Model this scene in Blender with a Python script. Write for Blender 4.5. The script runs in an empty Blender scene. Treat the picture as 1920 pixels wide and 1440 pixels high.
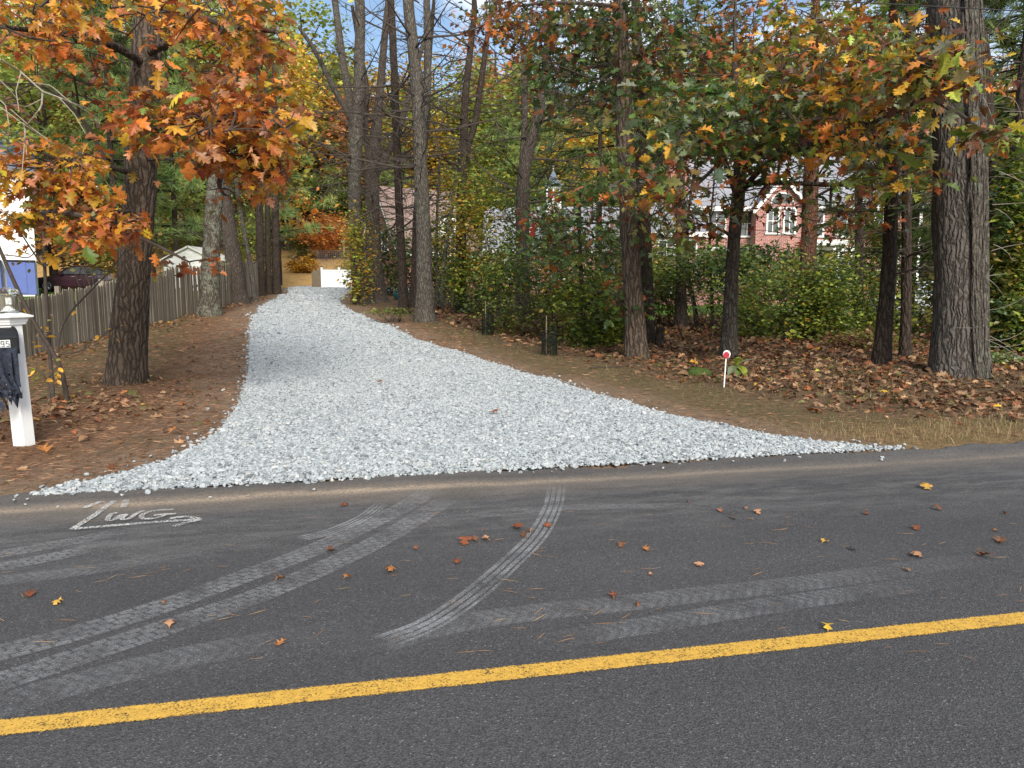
import bpy, math, random
import numpy as np
from mathutils import Matrix, Vector
R = math.radians
rng = np.random.default_rng(7)
random.seed(7)
C = bpy.context.scene.collection
SC = bpy.context.scene

# ------------------------------------------------------------ camera, sky, sun, exposure
FPX, HOR, CAMZ = 1400.0, 545.0, 1.6          # focal length in photo pixels, horizon row, eye height
PITCH = math.atan((720 - HOR) / FPX)
cam_d = bpy.data.cameras.new('camera')
cam_d.sensor_width = 36.0
cam_d.lens = 36.0 * FPX / 1920.0
cam_d.clip_start = 0.05
cam_d.clip_end = 2000
cam = bpy.data.objects.new('camera', cam_d)
C.objects.link(cam)
cam.location = (0, 0, CAMZ)
cam.rotation_euler = (R(90) - PITCH, 0, 0)
SC.camera = cam

SUN_EL, SUN_AZ = 31.0, 166.0                  # azimuth clockwise from +Y (north); behind the camera, shining up the drive
w = bpy.data.worlds.new('World')
SC.world = w
w.use_nodes = True
nt = w.node_tree
nt.nodes.clear()
out = nt.nodes.new('ShaderNodeOutputWorld')
bg = nt.nodes.new('ShaderNodeBackground')
sky = nt.nodes.new('ShaderNodeTexSky')
sky.sky_type = 'NISHITA'
sky.sun_disc = False
sky.sun_elevation = R(SUN_EL)
sky.sun_rotation = R(SUN_AZ)
sky.altitude = 50
sky.dust_density = 0.6
tc = nt.nodes.new('ShaderNodeTexCoord')
cl = nt.nodes.new('ShaderNodeTexNoise')
cl.inputs['Scale'].default_value = 3.4
cl.inputs['Detail'].default_value = 6
cl.inputs['Roughness'].default_value = 0.55
cr = nt.nodes.new('ShaderNodeValToRGB')
cr.color_ramp.elements[0].position = 0.45
cr.color_ramp.elements[1].position = 0.63
mx = nt.nodes.new('ShaderNodeMix')
mx.data_type = 'RGBA'
mx.inputs[7].default_value = (9.5, 9.7, 10.0, 1)
nt.links.new(tc.outputs['Generated'], cl.inputs['Vector'])
nt.links.new(cl.outputs['Fac'], cr.inputs['Fac'])
nt.links.new(cr.outputs['Color'], mx.inputs[0])
nt.links.new(sky.outputs['Color'], mx.inputs[6])
nt.links.new(mx.outputs[2], bg.inputs['Color'])
bg.inputs['Strength'].default_value = 0.11
nt.links.new(bg.outputs['Background'], out.inputs['Surface'])

sun_d = bpy.data.lights.new('sun', 'SUN')
sun_d.energy = 3.3
sun_d.angle = R(22)
sun_d.color = (1.0, 0.95, 0.86)
sun = bpy.data.objects.new('sun', sun_d)
C.objects.link(sun)
sun.rotation_euler = (R(90 - SUN_EL), 0, R(180 - SUN_AZ))
SC.view_settings.view_transform = 'Standard'
SC.view_settings.look = 'None'
SC.view_settings.gamma = 1.0
SC.view_settings.use_curve_mapping = False
SC.view_settings.exposure = 0.66

# ------------------------------------------------------------ maths
def sp(t, k):                                  # soft ramp: 0 below, t above
    t = np.asarray(t, float) / k
    return k * np.logaddexp(0.0, t)
def sst(a, b, t):
    t = np.clip((np.asarray(t, float) - a) / (b - a), 0, 1)
    return t * t * (3 - 2 * t)
RD = R(11.95)                                  # the road runs 12 degrees off the picture plane
RU = np.array([math.cos(RD), math.sin(RD)])
RN = np.array([-math.sin(RD), math.cos(RD)])
V_LINE, V_SEAM, V_EDGE, V_BACK = 2.906, 5.946, 6.34, -0.45
def roadv(x, y):
    return np.asarray(x) * RN[0] + np.asarray(y) * RN[1]
def bumps(x, y):
    x = np.asarray(x, float); y = np.asarray(y, float)
    return (0.030 * np.sin(1.3 * x + 0.7 * y) * np.sin(0.9 * y - 0.5 * x + 1) + 0.014 * np.sin(3.1 * x - 1.7 * y + 2)
            + 0.012 * np.sin(2.3 * y + 4.1 * x))
def H(x, y):                                   # ground height
    x = np.asarray(x, float); y = np.asarray(y, float)
    s = 0.052 - 0.022 * sst(-3, 6, x)
    h = s * (sp(y - 14, 2.0) - sp(y - 47, 2.0))
    h = h + 0.16 * sst(12, -6, x - 0.12 * y) * (sp(y - 57, 3) - sp(y - 300, 10)) + 0.14 * sst(-6, 12, x - 0.12 * y) * (sp(y - 68, 3) - sp(y - 300, 10))
    v = roadv(x, y)
    h = h + 0.015 + bumps(x, y) * sst(7.0, 9.5, v)
    h = h + 0.16 * sst(8.5, 11, v) * sst(2.5, 6, x) * sst(26, 16, y)
    wr = sst(V_EDGE - 0.02, V_EDGE + 0.16, v) + sst(V_BACK + 0.02, V_BACK - 0.2, v)
    return h * np.clip(wr, 0, 1) - 0.05 * (1 - np.clip(wr, 0, 1))
def Hf(x, y):
    return float(H(x, y))
CP, SPi = math.cos(PITCH), math.sin(PITCH)
def ray(px, py):
    u = (px - 960) / FPX; v = (720 - py) / FPX
    return np.array([u, CP + v * SPi, -SPi + v * CP])
def at(px, py, Y):                             # photo pixel -> point of the place at distance Y
    d = ray(px, py); t = Y / d[1]
    return np.array([d[0] * t, Y, CAMZ + d[2] * t])
def on0(px, py):                               # photo pixel -> point on the flat road
    d = ray(px, py); t = CAMZ / -d[2]
    return np.array([d[0] * t, d[1] * t, 0.0])
def ong(px, py):                               # photo pixel -> point on the ground
    d = ray(px, py); t = 3.0
    while t < 140:
        if CAMZ + d[2] * t <= max(Hf(d[0] * t, d[1] * t), 0 if roadv(d[0] * t, d[1] * t) < V_EDGE else -9):
            break
        t += 0.04
    return np.array([d[0] * t, d[1] * t, CAMZ + d[2] * t])

# ------------------------------------------------------------ mesh building
class Geo:
    def __init__(s):
        s.v = []; s.c = []; s.f3 = []; s.f4 = []; s.n = 0; s.uv = []
    def add(s, v, f, c=(0.5, 0.5, 0.5), uv=None):
        v = np.asarray(v, float).reshape(-1, 3); f = np.asarray(f, int)
        c = np.asarray(c, float)
        if c.ndim == 1: c = np.tile(c[:3], (len(v), 1))
        s.v.append(v); s.c.append(c[:, :3])
        s.uv.append(np.zeros((len(v), 2)) if uv is None else np.asarray(uv, float))
        (s.f3 if f.shape[1] == 3 else s.f4).append(f + s.n)
        s.n += len(v)
    def box(s, c, size, rz=0.0, col=(0.5, 0.5, 0.5), rx=0.0):
        hx, hy, hz = [q / 2 for q in size]
        v = np.array([[x, y, z] for x in (-hx, hx) for y in (-hy, hy) for z in (-hz, hz)])
        if rx:
            cr_, sr = math.cos(rx), math.sin(rx)
            v = np.stack([v[:, 0], v[:, 1] * cr_ - v[:, 2] * sr, v[:, 1] * sr + v[:, 2] * cr_], 1)
        ca, sa = math.cos(rz), math.sin(rz)
        v = np.stack([v[:, 0] * ca - v[:, 1] * sa, v[:, 0] * sa + v[:, 1] * ca, v[:, 2]], 1) + np.asarray(c, float)
        s.add(v, [[0, 1, 3, 2], [4, 6, 7, 5], [0, 4, 5, 1], [2, 3, 7, 6], [0, 2, 6, 4], [1, 5, 7, 3]], col)
    def tube(s, pts, rad, n=6, col=(0.5, 0.5, 0.5), cap=True, lump=0.0):
        p = np.asarray(pts, float); m = len(p)
        r = np.full(m, rad, float) if np.isscalar(rad) else np.asarray(rad, float)
        t = np.gradient(p, axis=0); t /= np.linalg.norm(t, axis=1, keepdims=True) + 1e-9
        ref = np.array([0.13, 0.97, 0.2]) if abs(t[:, 2]).mean() > 0.6 else np.array([0.05, 0.02, 1.0])
        a = np.cross(t, ref); a /= np.linalg.norm(a, axis=1, keepdims=True) + 1e-9
        b = np.cross(t, a)
        th = np.arange(n) * 2 * math.pi / n
        rr = r[:, None] * (1 + (lump * rng.standard_normal((m, n)) if lump else 0))
        v = p[:, None, :] + rr[..., None] * (np.cos(th)[None, :, None] * a[:, None, :] + np.sin(th)[None, :, None] * b[:, None, :])
        i = np.arange(m - 1)[:, None] * n; j = np.arange(n)[None, :]; k = (j + 1) % n
        f = np.stack([i + j, i + k, i + n + k, i + n + j], -1).reshape(-1, 4)
        s.add(v.reshape(-1, 3), f, col)
        if cap:
            for q, rev in ((0, True), (m - 1, False)):
                vv = np.vstack([v[q], p[q]])
                ff = np.array([[x, (x + 1) % n, n] for x in range(n)])
                s.add(vv, ff[:, ::-1] if rev else ff, col)
    def lathe(s, prof, n=16, loc=(0, 0, 0), col=(0.5, 0.5, 0.5)):
        pr = np.asarray(prof, float); th = np.arange(n) * 2 * math.pi / n
        v = np.stack([pr[:, None, 0] * np.cos(th), pr[:, None, 0] * np.sin(th), np.repeat(pr[:, 1:2], n, 1)], -1) + np.asarray(loc, float)
        m = len(pr); i = np.arange(m - 1)[:, None] * n; j = np.arange(n)[None, :]; k = (j + 1) % n
        s.add(v.reshape(-1, 3), np.stack([i + j, i + k, i + n + k, i + n + j], -1).reshape(-1, 4), col)
    def many(s, tv, tf, pos, rot, scl, cols):   # a template copied to many places
        k = len(pos); nv = len(tv)
        v = np.einsum('kij,vj->kvi', rot, tv) * np.asarray(scl)[:, None, None] + pos[:, None, :]
        f = (np.asarray(tf)[None] + (np.arange(k) * nv)[:, None, None]).reshape(-1, np.asarray(tf).shape[1])
        s.add(v.reshape(-1, 3), f, np.repeat(cols, nv, 0))
    def mesh(s, name, mat, origin=(0, 0, 0), smooth=False):
        me = bpy.data.meshes.new(name)
        if not s.n: return me
        v = np.vstack(s.v) - np.asarray(origin, float)
        f3 = np.vstack(s.f3) if s.f3 else np.zeros((0, 3), int)
        f4 = np.vstack(s.f4) if s.f4 else np.zeros((0, 4), int)
        me.vertices.add(len(v)); me.vertices.foreach_set('co', v.astype(np.float32).ravel())
        loops = np.concatenate([f3.ravel(), f4.ravel()])
        me.loops.add(len(loops)); me.loops.foreach_set('vertex_index', loops.astype(np.int32))
        st = np.concatenate([np.arange(len(f3)) * 3, len(f3) * 3 + np.arange(len(f4)) * 4])
        me.polygons.add(len(st)); me.polygons.foreach_set('loop_start', st.astype(np.int32))
        me.polygons.foreach_set('use_smooth', np.full(len(st), smooth))
        me.update(calc_edges=True)
        a = me.attributes.new('col', 'FLOAT_COLOR', 'POINT')
        c = np.vstack(s.c); a.data.foreach_set('color', np.hstack([c, np.ones((len(c), 1))]).astype(np.float32).ravel())
        uv = np.vstack(s.uv)
        if np.any(uv):
            l = me.uv_layers.new(name='UVMap')
            l.data.foreach_set('uv', uv[loops].astype(np.float32).ravel())
        if mat: me.materials.append(mat)
        return me
def link(name, me, parent=None, loc=(0, 0, 0)):
    o = bpy.data.objects.new(name, me); C.objects.link(o)
    o.location = loc
    if parent: o.parent = parent
    return o
def tag(o, label=None, cat=None, group=None, kind=None):
    if label: o['label'] = label
    if cat: o['category'] = cat
    if group: o['group'] = group
    if kind: o['kind'] = kind
    return o
def thing(name, loc, label, cat, group=None, rz=0.0):
    o = bpy.data.objects.new(name, None); C.objects.link(o)
    o.location = loc; o.rotation_euler = (0, 0, rz); o.empty_display_size = 0.2
    return tag(o, label, cat, group)
def part(name, geo, mat, root, smooth=False, kind=None, local=False):
    # geometry given in world coordinates unless local; a part of a part keeps the same origin
    org = np.zeros(3) if local else np.array(root.location if root.type == 'EMPTY' else root['org'])
    o = link(name, geo.mesh(name, mat, org, smooth), root)
    if root.type == 'EMPTY' and not local: o['org'] = [float(q) for q in root.location]
    else: o['org'] = [float(q) for q in org]
    if kind: o['kind'] = kind
    return o

# ------------------------------------------------------------ materials
def nmat(name):
    m = bpy.data.materials.new(name); m.use_nodes = True
    t = m.node_tree; t.nodes.clear()
    return m, t
def nd(t, typ, **kw):
    n = t.nodes.new('ShaderNode' + typ)
    for k, v in kw.items():
        if k in n.inputs: n.inputs[k].default_value = v
        else: setattr(n, k, v)
    return n
def lk(t, a, b): t.links.new(a, b)
def ramp(t, fac, stops):
    r = nd(t, 'ValToRGB'); e = r.color_ramp.elements
    while len(e) < len(stops): e.new(0.5)
    for q, (p, c) in zip(e, stops):
        q.position = p; q.color = (*c, 1) if len(c) == 3 else c
    lk(t, fac, r.inputs['Fac']); return r.outputs['Color']
def mixc(t, fac, a, b, mode='MIX'):
    m = nd(t, 'Mix'); m.data_type = 'RGBA'; m.blend_type = mode
    for sock, val in ((m.inputs[0], fac), (m.inputs[6], a), (m.inputs[7], b)):
        if isinstance(val, (int, float)): sock.default_value = val
        elif isinstance(val, tuple): sock.default_value = (*val, 1) if len(val) == 3 else val
        else: lk(t, val, sock)
    return m.outputs[2]
def math_(t, op, a, b=None, clamp=False):
    m = nd(t, 'Math'); m.operation = op; m.use_clamp = clamp
    for sock, val in zip(m.inputs, (a, b)):
        if val is None: continue
        if isinstance(val, (int, float)): sock.default_value = val
        else: lk(t, val, sock)
    return m.outputs[0]
def noise(t, vec, scale, detail=4, rough=0.5, stretch=None):
    if stretch:
        mp = nd(t, 'Mapping'); mp.inputs['Scale'].default_value = stretch
        lk(t, vec, mp.inputs['Vector']); vec = mp.outputs['Vector']
    n = nd(t, 'TexNoise'); n.inputs['Scale'].default_value = scale
    n.inputs['Detail'].default_value = detail; n.inputs['Roughness'].default_value = rough
    lk(t, vec, n.inputs['Vector']); return n.outputs['Fac']
def bump(t, h, strength=0.5, dist=0.02):
    b = nd(t, 'Bump'); b.inputs['Strength'].default_value = strength; b.inputs['Distance'].default_value = dist
    lk(t, h, b.inputs['Height']); return b.outputs['Normal']
def finish(t, col, rough=0.7, normal=None, spec=0.3, metal=0.0, trans=None, transl=0.0, alpha=None, extra=None):
    o = nd(t, 'OutputMaterial'); p = nd(t, 'BsdfPrincipled')
    if isinstance(col, tuple): p.inputs['Base Color'].default_value = (*col, 1)
    else: lk(t, col, p.inputs['Base Color'])
    if isinstance(rough, (int, float)): p.inputs['Roughness'].default_value = rough
    else: lk(t, rough, p.inputs['Roughness'])
    p.inputs['Specular IOR Level'].default_value = spec
    p.inputs['Metallic'].default_value = metal
    if trans: p.inputs['Transmission Weight'].default_value = trans
    if normal is not None: lk(t, normal, p.inputs['Normal'])
    sh = p.outputs[0]
    if transl:
        tl = nd(t, 'BsdfTranslucent')
        if isinstance(col, tuple): tl.inputs['Color'].default_value = (*col, 1)
        else: lk(t, col, tl.inputs['Color'])
        m = nd(t, 'MixShader'); m.inputs[0].default_value = transl
        lk(t, sh, m.inputs[1]); lk(t, tl.outputs[0], m.inputs[2]); sh = m.outputs[0]
    if alpha is not None:
        tr = nd(t, 'BsdfTransparent'); m = nd(t, 'MixShader')
        lk(t, alpha, m.inputs[0]); lk(t, tr.outputs[0], m.inputs[1]); lk(t, sh, m.inputs[2]); sh = m.outputs[0]
    lk(t, sh, o.inputs['Surface'])
    return p
def attr(t):
    a = nd(t, 'Attribute'); a.attribute_name = 'col'; return a.outputs['Color']
def objc(t): return nd(t, 'TexCoord').outputs['Object']
def pos(t): return nd(t, 'NewGeometry').outputs['Position']
def plain(name, col, rough=0.6, var=0.12, scale=9.0, spec=0.3, metal=0.0, bumpk=0.0, stretch=None):
    m, t = nmat(name); v = objc(t)
    n = noise(t, v, scale, 5, 0.6, stretch)
    c = ramp(t, n, [(0.25, tuple(q * (1 - var) for q in col)), (0.75, tuple(min(1, q * (1 + var)) for q in col))])
    finish(t, c, rough, bump(t, n, bumpk, 0.01) if bumpk else None, spec, metal); return m
def leafmat(name, transl=0.35, rough=0.5, spec=0.35):
    m, t = nmat(name); v = pos(t)
    n = noise(t, v, 28, 3, 0.6)
    c = mixc(t, 0.75, attr(t), ramp(t, n, [(0.3, (0.55, 0.5, 0.45)), (0.7, (1.15, 1.15, 1.1))]), 'MULTIPLY')
    finish(t, c, rough, None, spec, transl=transl); return m
def barkmat(name, dark, light, scale=14, stretch=(1, 1, 0.16), lichen=0.0, bk=0.9, lcol=(0.20, 0.22, 0.17)):
    m, t = nmat(name); v = objc(t)
    wv = nd(t, 'TexNoise'); wv.inputs['Scale'].default_value = 5.0; wv.inputs['Detail'].default_value = 4; lk(t, v, wv.inputs['Vector'])
    ad = nd(t, 'VectorMath'); ad.operation = 'MULTIPLY_ADD'; lk(t, wv.outputs['Color'], ad.inputs[0]); ad.inputs[1].default_value = (0.13, 0.13, 0.22); lk(t, v, ad.inputs[2])
    mp = nd(t, 'Mapping'); mp.inputs['Scale'].default_value = stretch; lk(t, ad.outputs[0], mp.inputs['Vector'])
    vo = nd(t, 'TexVoronoi'); vo.feature = 'DISTANCE_TO_EDGE'; vo.inputs['Scale'].default_value = scale; lk(t, mp.outputs['Vector'], vo.inputs['Vector'])
    n1 = noise(t, v, scale * 2.2, 6, 0.7, (1, 1, 0.3))
    n2 = noise(t, v, 2.2, 3, 0.5, (1, 1, 0.5))
    h = math_(t, 'MULTIPLY', math_(t, 'MINIMUM', vo.outputs['Distance'], 0.3), math_(t, 'ADD', n1, 0.55))
    c = ramp(t, h, [(0.0, dark), (0.07, tuple(0.6 * a + 0.4 * b for a, b in zip(dark, light))), (0.24, light)])
    c = mixc(t, 0.75, c, ramp(t, n1, [(0.3, (0.5, 0.5, 0.5)), (0.68, (1.3, 1.28, 1.25))]), 'MULTIPLY')
    c = mixc(t, math_(t, 'MULTIPLY', n2, 0.5), c, tuple(0.6 * a for a in light), 'MIX')
    if lichen:
        n3 = noise(t, v, 5.0, 6, 0.75)
        msk = ramp(t, n3, [(0.62 - 0.2 * lichen, (0, 0, 0)), (0.72 - 0.2 * lichen, (1, 1, 1))])
        c = mixc(t, math_(t, 'MULTIPLY', math_(t, 'MULTIPLY', msk, n1), 1.1, True), c, lcol)
    finish(t, c, 0.9, bump(t, math_(t, 'ADD', h, math_(t, 'MULTIPLY', n1, 0.06)), bk, 0.12), 0.15); return m

M = {}
M['leaf'] = leafmat('leaf', 0.38, 0.42, 0.5)
M['leaf_dry'] = leafmat('dry_leaf', 0.12, 0.65, 0.25)
M['needle'] = leafmat('needle', 0.25, 0.5, 0.3)
M['bark_oak'] = barkmat('bark_oak', (0.014, 0.011, 0.009), (0.155, 0.115, 0.085), 13, (1, 1, 0.13))
M['bark_pine'] = barkmat('bark_pine', (0.030, 0.022, 0.018), (0.135, 0.108, 0.088), 18, (1, 1, 0.22), 0.15, 0.8)
M['bark_huge'] = barkmat('bark_huge', (0.022, 0.019, 0.017), (0.155, 0.135, 0.118), 15, (1, 1, 0.14), 0.12, 1.0)
M['bark_grey'] = barkmat('bark_grey', (0.030, 0.026, 0.022), (0.150, 0.130, 0.108), 16, (1, 1, 0.25), 0.35, 0.8)
M['bark_lichen'] = barkmat('bark_lichen', (0.028, 0.022, 0.018), (0.13, 0.11, 0.085), 16, (1, 1, 0.3), 0.75, 0.8, (0.24, 0.25, 0.19))
M['bark_crooked'] = barkmat('bark_crooked', (0.020, 0.016, 0.014), (0.115, 0.095, 0.078), 16, (1, 1, 0.22), 0.28, 0.8)
M['bark_dark'] = barkmat('bark_dark', (0.016, 0.012, 0.010), (0.075, 0.055, 0.042), 16, (1, 1, 0.2), 0.1, 0.7)
M['bark_red'] = barkmat('bark_red', (0.035, 0.018, 0.012), (0.17, 0.085, 0.055), 14, (1, 1, 0.3), 0.05, 0.7)
M['twig'] = plain('twig', (0.062, 0.048, 0.038), 0.85, 0.35, 20)
M['twig_pale'] = plain('pale_twig', (0.30, 0.26, 0.21), 0.8, 0.25, 20)
M['white_vinyl'] = plain('white_vinyl', (0.78, 0.78, 0.76), 0.38, 0.035, 6, 0.5)
M['white_paint'] = plain('white_paint', (0.76, 0.76, 0.74), 0.5, 0.05, 3)
M['black_metal'] = plain('black_metal', (0.014, 0.014, 0.015), 0.33, 0.2, 8, 0.5)
M['red_plastic'] = plain('red_plastic', (0.36, 0.015, 0.03), 0.4, 0.1, 8, 0.5)
M['rag'] = plain('rag', (0.034, 0.039, 0.054), 0.95, 0.55, 38, 0.1, 0, 0.8)
M['digits'] = plain('digits', (0.75, 0.75, 0.73), 0.5, 0.04, 8)
M['digits_black'] = plain('digits_black', (0.015, 0.015, 0.015), 0.5, 0.04, 8)
M['blue_paint'] = plain('blue_paint', (0.10, 0.14, 0.36), 0.5, 0.08, 3)
M['trim'] = plain('trim', (0.74, 0.73, 0.70), 0.5, 0.05, 4)
M['wood_old'] = plain('old_wood', (0.20, 0.16, 0.11), 0.9, 0.4, 7, 0.1, 0, 0.3, (6, 6, 0.5))
M['plastic_mesh'] = plain('plastic_mesh', (0.012, 0.014, 0.012), 0.6, 0.2, 8)
M['teal'] = plain('teal_glaze', (0.03, 0.16, 0.19), 0.3, 0.15, 6, 0.5)
M['tyre'] = plain('tyre', (0.014, 0.014, 0.014), 0.8, 0.2, 12)
M['alloy'] = plain('alloy', (0.62, 0.63, 0.64), 0.28, 0.04, 8, 0.5, 0.85)
M['cable'] = plain('cable', (0.03, 0.03, 0.032), 0.5, 0.2, 8)
M['steel_wire'] = plain('steel_wire', (0.3, 0.3, 0.3), 0.45, 0.1, 8, 0.5, 0.6)
M['moss'] = plain('moss_rock', (0.05, 0.075, 0.02), 0.95, 0.4, 20, 0.1, 0, 0.8)
def glassmat():
    m, t = nmat('clear_glass'); finish(t, (0.96, 0.98, 0.97), 0.03, None, 0.5, trans=1.0); return m
M['glass'] = glassmat()
def panemat():
    m, t = nmat('window_pane'); n = noise(t, objc(t), 1.1, 3)
    finish(t, ramp(t, n, [(0.3, (0.03, 0.035, 0.04)), (0.7, (0.10, 0.11, 0.12))]), 0.06, None, 0.8); return m
M['pane'] = panemat()
def carpaint(name, col):
    m, t = nmat(name); n = noise(t, objc(t), 3, 2)
    p = finish(t, ramp(t, n, [(0.2, tuple(q * 0.9 for q in col)), (0.8, tuple(q * 1.1 for q in col))]), 0.3, None, 0.5)
    p.inputs['Coat Weight'].default_value = 0.8; p.inputs['Coat Roughness'].default_value = 0.05; return m
M['car_maroon'] = carpaint('maroon_paint', (0.030, 0.008, 0.016))
M['car_silver'] = carpaint('silver_paint', (0.45, 0.48, 0.52))
def brickmat(name, c1, c2, mortar):
    m, t = nmat(name); uv = nd(t, 'UVMap').outputs['UV']
    b = nd(t, 'TexBrick'); lk(t, uv, b.inputs['Vector'])
    b.inputs['Scale'].default_value = 1.0; b.inputs['Brick Width'].default_value = 0.22; b.inputs['Row Height'].default_value = 0.075
    b.inputs['Mortar Size'].default_value = 0.008
    b.inputs['Color1'].default_value = (*c1, 1); b.inputs['Color2'].default_value = (*c2, 1); b.inputs['Mortar'].default_value = (*mortar, 1)
    n = noise(t, uv, 1.3, 4)
    c = mixc(t, 0.6, b.outputs['Color'], ramp(t, n, [(0.3, (0.65, 0.6, 0.6)), (0.7, (1.2, 1.15, 1.1))]), 'MULTIPLY')
    finish(t, c, 0.85, bump(t, b.outputs['Fac'], -0.5, 0.01), 0.2); return m
M['brick'] = brickmat('red_brick', (0.30, 0.075, 0.055), (0.20, 0.05, 0.042), (0.42, 0.36, 0.32))
M['brick_pink'] = brickmat('pink_brick', (0.40, 0.15, 0.12), (0.28, 0.085, 0.07), (0.5, 0.44, 0.4))
def shingle(name, a, b):
    m, t = nmat(name); uv = nd(t, 'UVMap').outputs['UV']
    k = nd(t, 'TexBrick'); lk(t, uv, k.inputs['Vector'])
    k.inputs['Scale'].default_value = 1.0; k.inputs['Brick Width'].default_value = 0.3; k.inputs['Row Height'].default_value = 0.14
    k.inputs['Mortar Size'].default_value = 0.006
    k.inputs['Color1'].default_value = (*a, 1); k.inputs['Color2'].default_value = (*b, 1); k.inputs['Mortar'].default_value = (*[q * 0.4 for q in b], 1)
    n = noise(t, uv, 0.7, 4)
    c = mixc(t, 0.5, k.outputs['Color'], ramp(t, n, [(0.3, (0.75, 0.75, 0.75)), (0.7, (1.15, 1.15, 1.15))]), 'MULTIPLY')
    finish(t, c, 0.9, bump(t, k.outputs['Fac'], -0.4, 0.01), 0.15); return m
M['roof_tan'] = shingle('tan_shingle', (0.30, 0.21, 0.175), (0.23, 0.16, 0.135))
M['roof_grey'] = shingle('grey_shingle', (0.31, 0.31, 0.335), (0.25, 0.25, 0.275))
M['roof_slate'] = shingle('slate_roof', (0.16, 0.19, 0.24), (0.12, 0.145, 0.19))

def groundmat():
    m, t = nmat('forest_soil'); v = pos(t); c = attr(t)
    n1 = noise(t, v, 9, 6, 0.65); n2 = noise(t, v, 70, 4, 0.7); n3 = noise(t, v, 1.1, 4, 0.6)
    st = noise(t, v, 26, 4, 0.7, (0.35, 1.6, 1))
    k = ramp(t, n1, [(0.28, (0.55, 0.52, 0.5)), (0.5, (1, 1, 1)), (0.75, (1.35, 1.25, 1.15))])
    c = mixc(t, 0.9, c, k, 'MULTIPLY')
    c = mixc(t, 0.8, c, ramp(t, n2, [(0.3, (0.5, 0.48, 0.46)), (0.7, (1.45, 1.4, 1.35))]), 'MULTIPLY')
    c = mixc(t, 0.7, c, ramp(t, st, [(0.35, (0.6, 0.58, 0.55)), (0.68, (1.35, 1.28, 1.2))]), 'MULTIPLY')
    c = mixc(t, ramp(t, n3, [(0.5, (0, 0, 0)), (0.72, (0.5, 0.5, 0.5))]), c, (0.075, 0.062, 0.030))
    finish(t, c, 0.95, bump(t, math_(t, 'ADD', n1, math_(t, 'MULTIPLY', n2, 0.5)), 0.7, 0.04), 0.1); return m
M['ground'] = groundmat()
def asphaltmat():
    m, t = nmat('asphalt'); v = pos(t)
    rot = nd(t, 'Mapping'); rot.inputs['Rotation'].default_value = (0, 0, -RD); lk(t, v, rot.inputs['Vector'])
    q = rot.outputs['Vector']; sx = nd(t, 'SeparateXYZ'); lk(t, q, sx.inputs[0])
    vo = nd(t, 'TexVoronoi'); vo.inputs['Scale'].default_value = 150; lk(t, v, vo.inputs['Vector'])
    vc = vo.outputs['Color']; sep = nd(t, 'SeparateColor'); lk(t, vc, sep.inputs[0])
    agg = ramp(t, sep.outputs[0], [(0.0, (0.040, 0.039, 0.040)), (0.6, (0.073, 0.071, 0.072)), (0.95, (0.094, 0.092, 0.091)), (0.985, (0.125, 0.122, 0.12)), (1.0, (0.20, 0.195, 0.19))])
    nf = noise(t, v, 160, 3, 0.7)
    c = mixc(t, 0.85, agg, ramp(t, nf, [(0.32, (0.5, 0.5, 0.5)), (0.65, (1.28, 1.28, 1.28))]), 'MULTIPLY')
    nl = noise(t, q, 0.55, 5, 0.6, (0.35, 1.3, 1))
    c = mixc(t, 0.8, c, ramp(t, nl, [(0.3, (0.74, 0.74, 0.75)), (0.7, (1.22, 1.20, 1.18))]), 'MULTIPLY')
    # pale wear: streaks drawn out along the lane, and tan sand washed along the far seam
    wob = math_(t, 'MULTIPLY', math_(t, 'SUBTRACT', noise(t, q, 0.9, 5, 0.6, (0.5, 1, 1)), 0.5), 0.42)
    sv = math_(t, 'ADD', sx.outputs['Y'], wob)
    streak = noise(t, q, 5, 7, 0.75, (0.4, 1.5, 1))
    band2 = ramp(t, math_(t, 'DIVIDE', sx.outputs['Y'], 8.0), [(0.54, (0, 0, 0)), (0.64, (1, 1, 1)), (0.73, (0.5, 0.5, 0.5)), (0.76, (0.2, 0.2, 0.2))])
    f2 = math_(t, 'MULTIPLY', band2, ramp(t, streak, [(0.44, (0, 0, 0)), (0.70, (1, 1, 1))]))
    c = mixc(t, math_(t, 'MULTIPLY', f2, 0.5), c, (0.22, 0.205, 0.19))
    band = ramp(t, math_(t, 'DIVIDE', sv, 8.0), [(0.685, (0, 0, 0)), (0.733, (0.38, 0.38, 0.38)), (0.745, (1, 1, 1)), (0.752, (0.45, 0.45, 0.45)), (0.77, (0.12, 0.12, 0.12)), (0.80, (0.22, 0.22, 0.22))])
    sand = math_(t, 'MULTIPLY', band, ramp(t, noise(t, v, 45, 5, 0.75), [(0.30, (0.15, 0.15, 0.15)), (0.6, (1, 1, 1))]))
    along = ramp(t, math_(t, 'ADD', math_(t, 'MULTIPLY', sx.outputs['X'], 1 / 16), 0.5), [(0.0, (0.75, 0.75, 0.75)), (0.5, (1, 1, 1)), (0.75, (0.5, 0.5, 0.5)), (1.0, (0.3, 0.3, 0.3))])
    sand = math_(t, 'MULTIPLY', sand, math_(t, 'MULTIPLY', along, ramp(t, noise(t, q, 1.6, 5, 0.65, (0.6, 1, 1)), [(0.3, (0.6, 0.6, 0.6)), (0.6, (1, 1, 1))])))
    c = mixc(t, math_(t, 'MULTIPLY', sand, 0.9), c, (0.46, 0.35, 0.24))
    h = math_(t, 'ADD', vo.outputs['Distance'], math_(t, 'MULTIPLY', nf, 0.6))
    finish(t, c, 0.82, bump(t, h, 0.55, 0.007), 0.3); return m
M['asphalt'] = asphaltmat()
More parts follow.
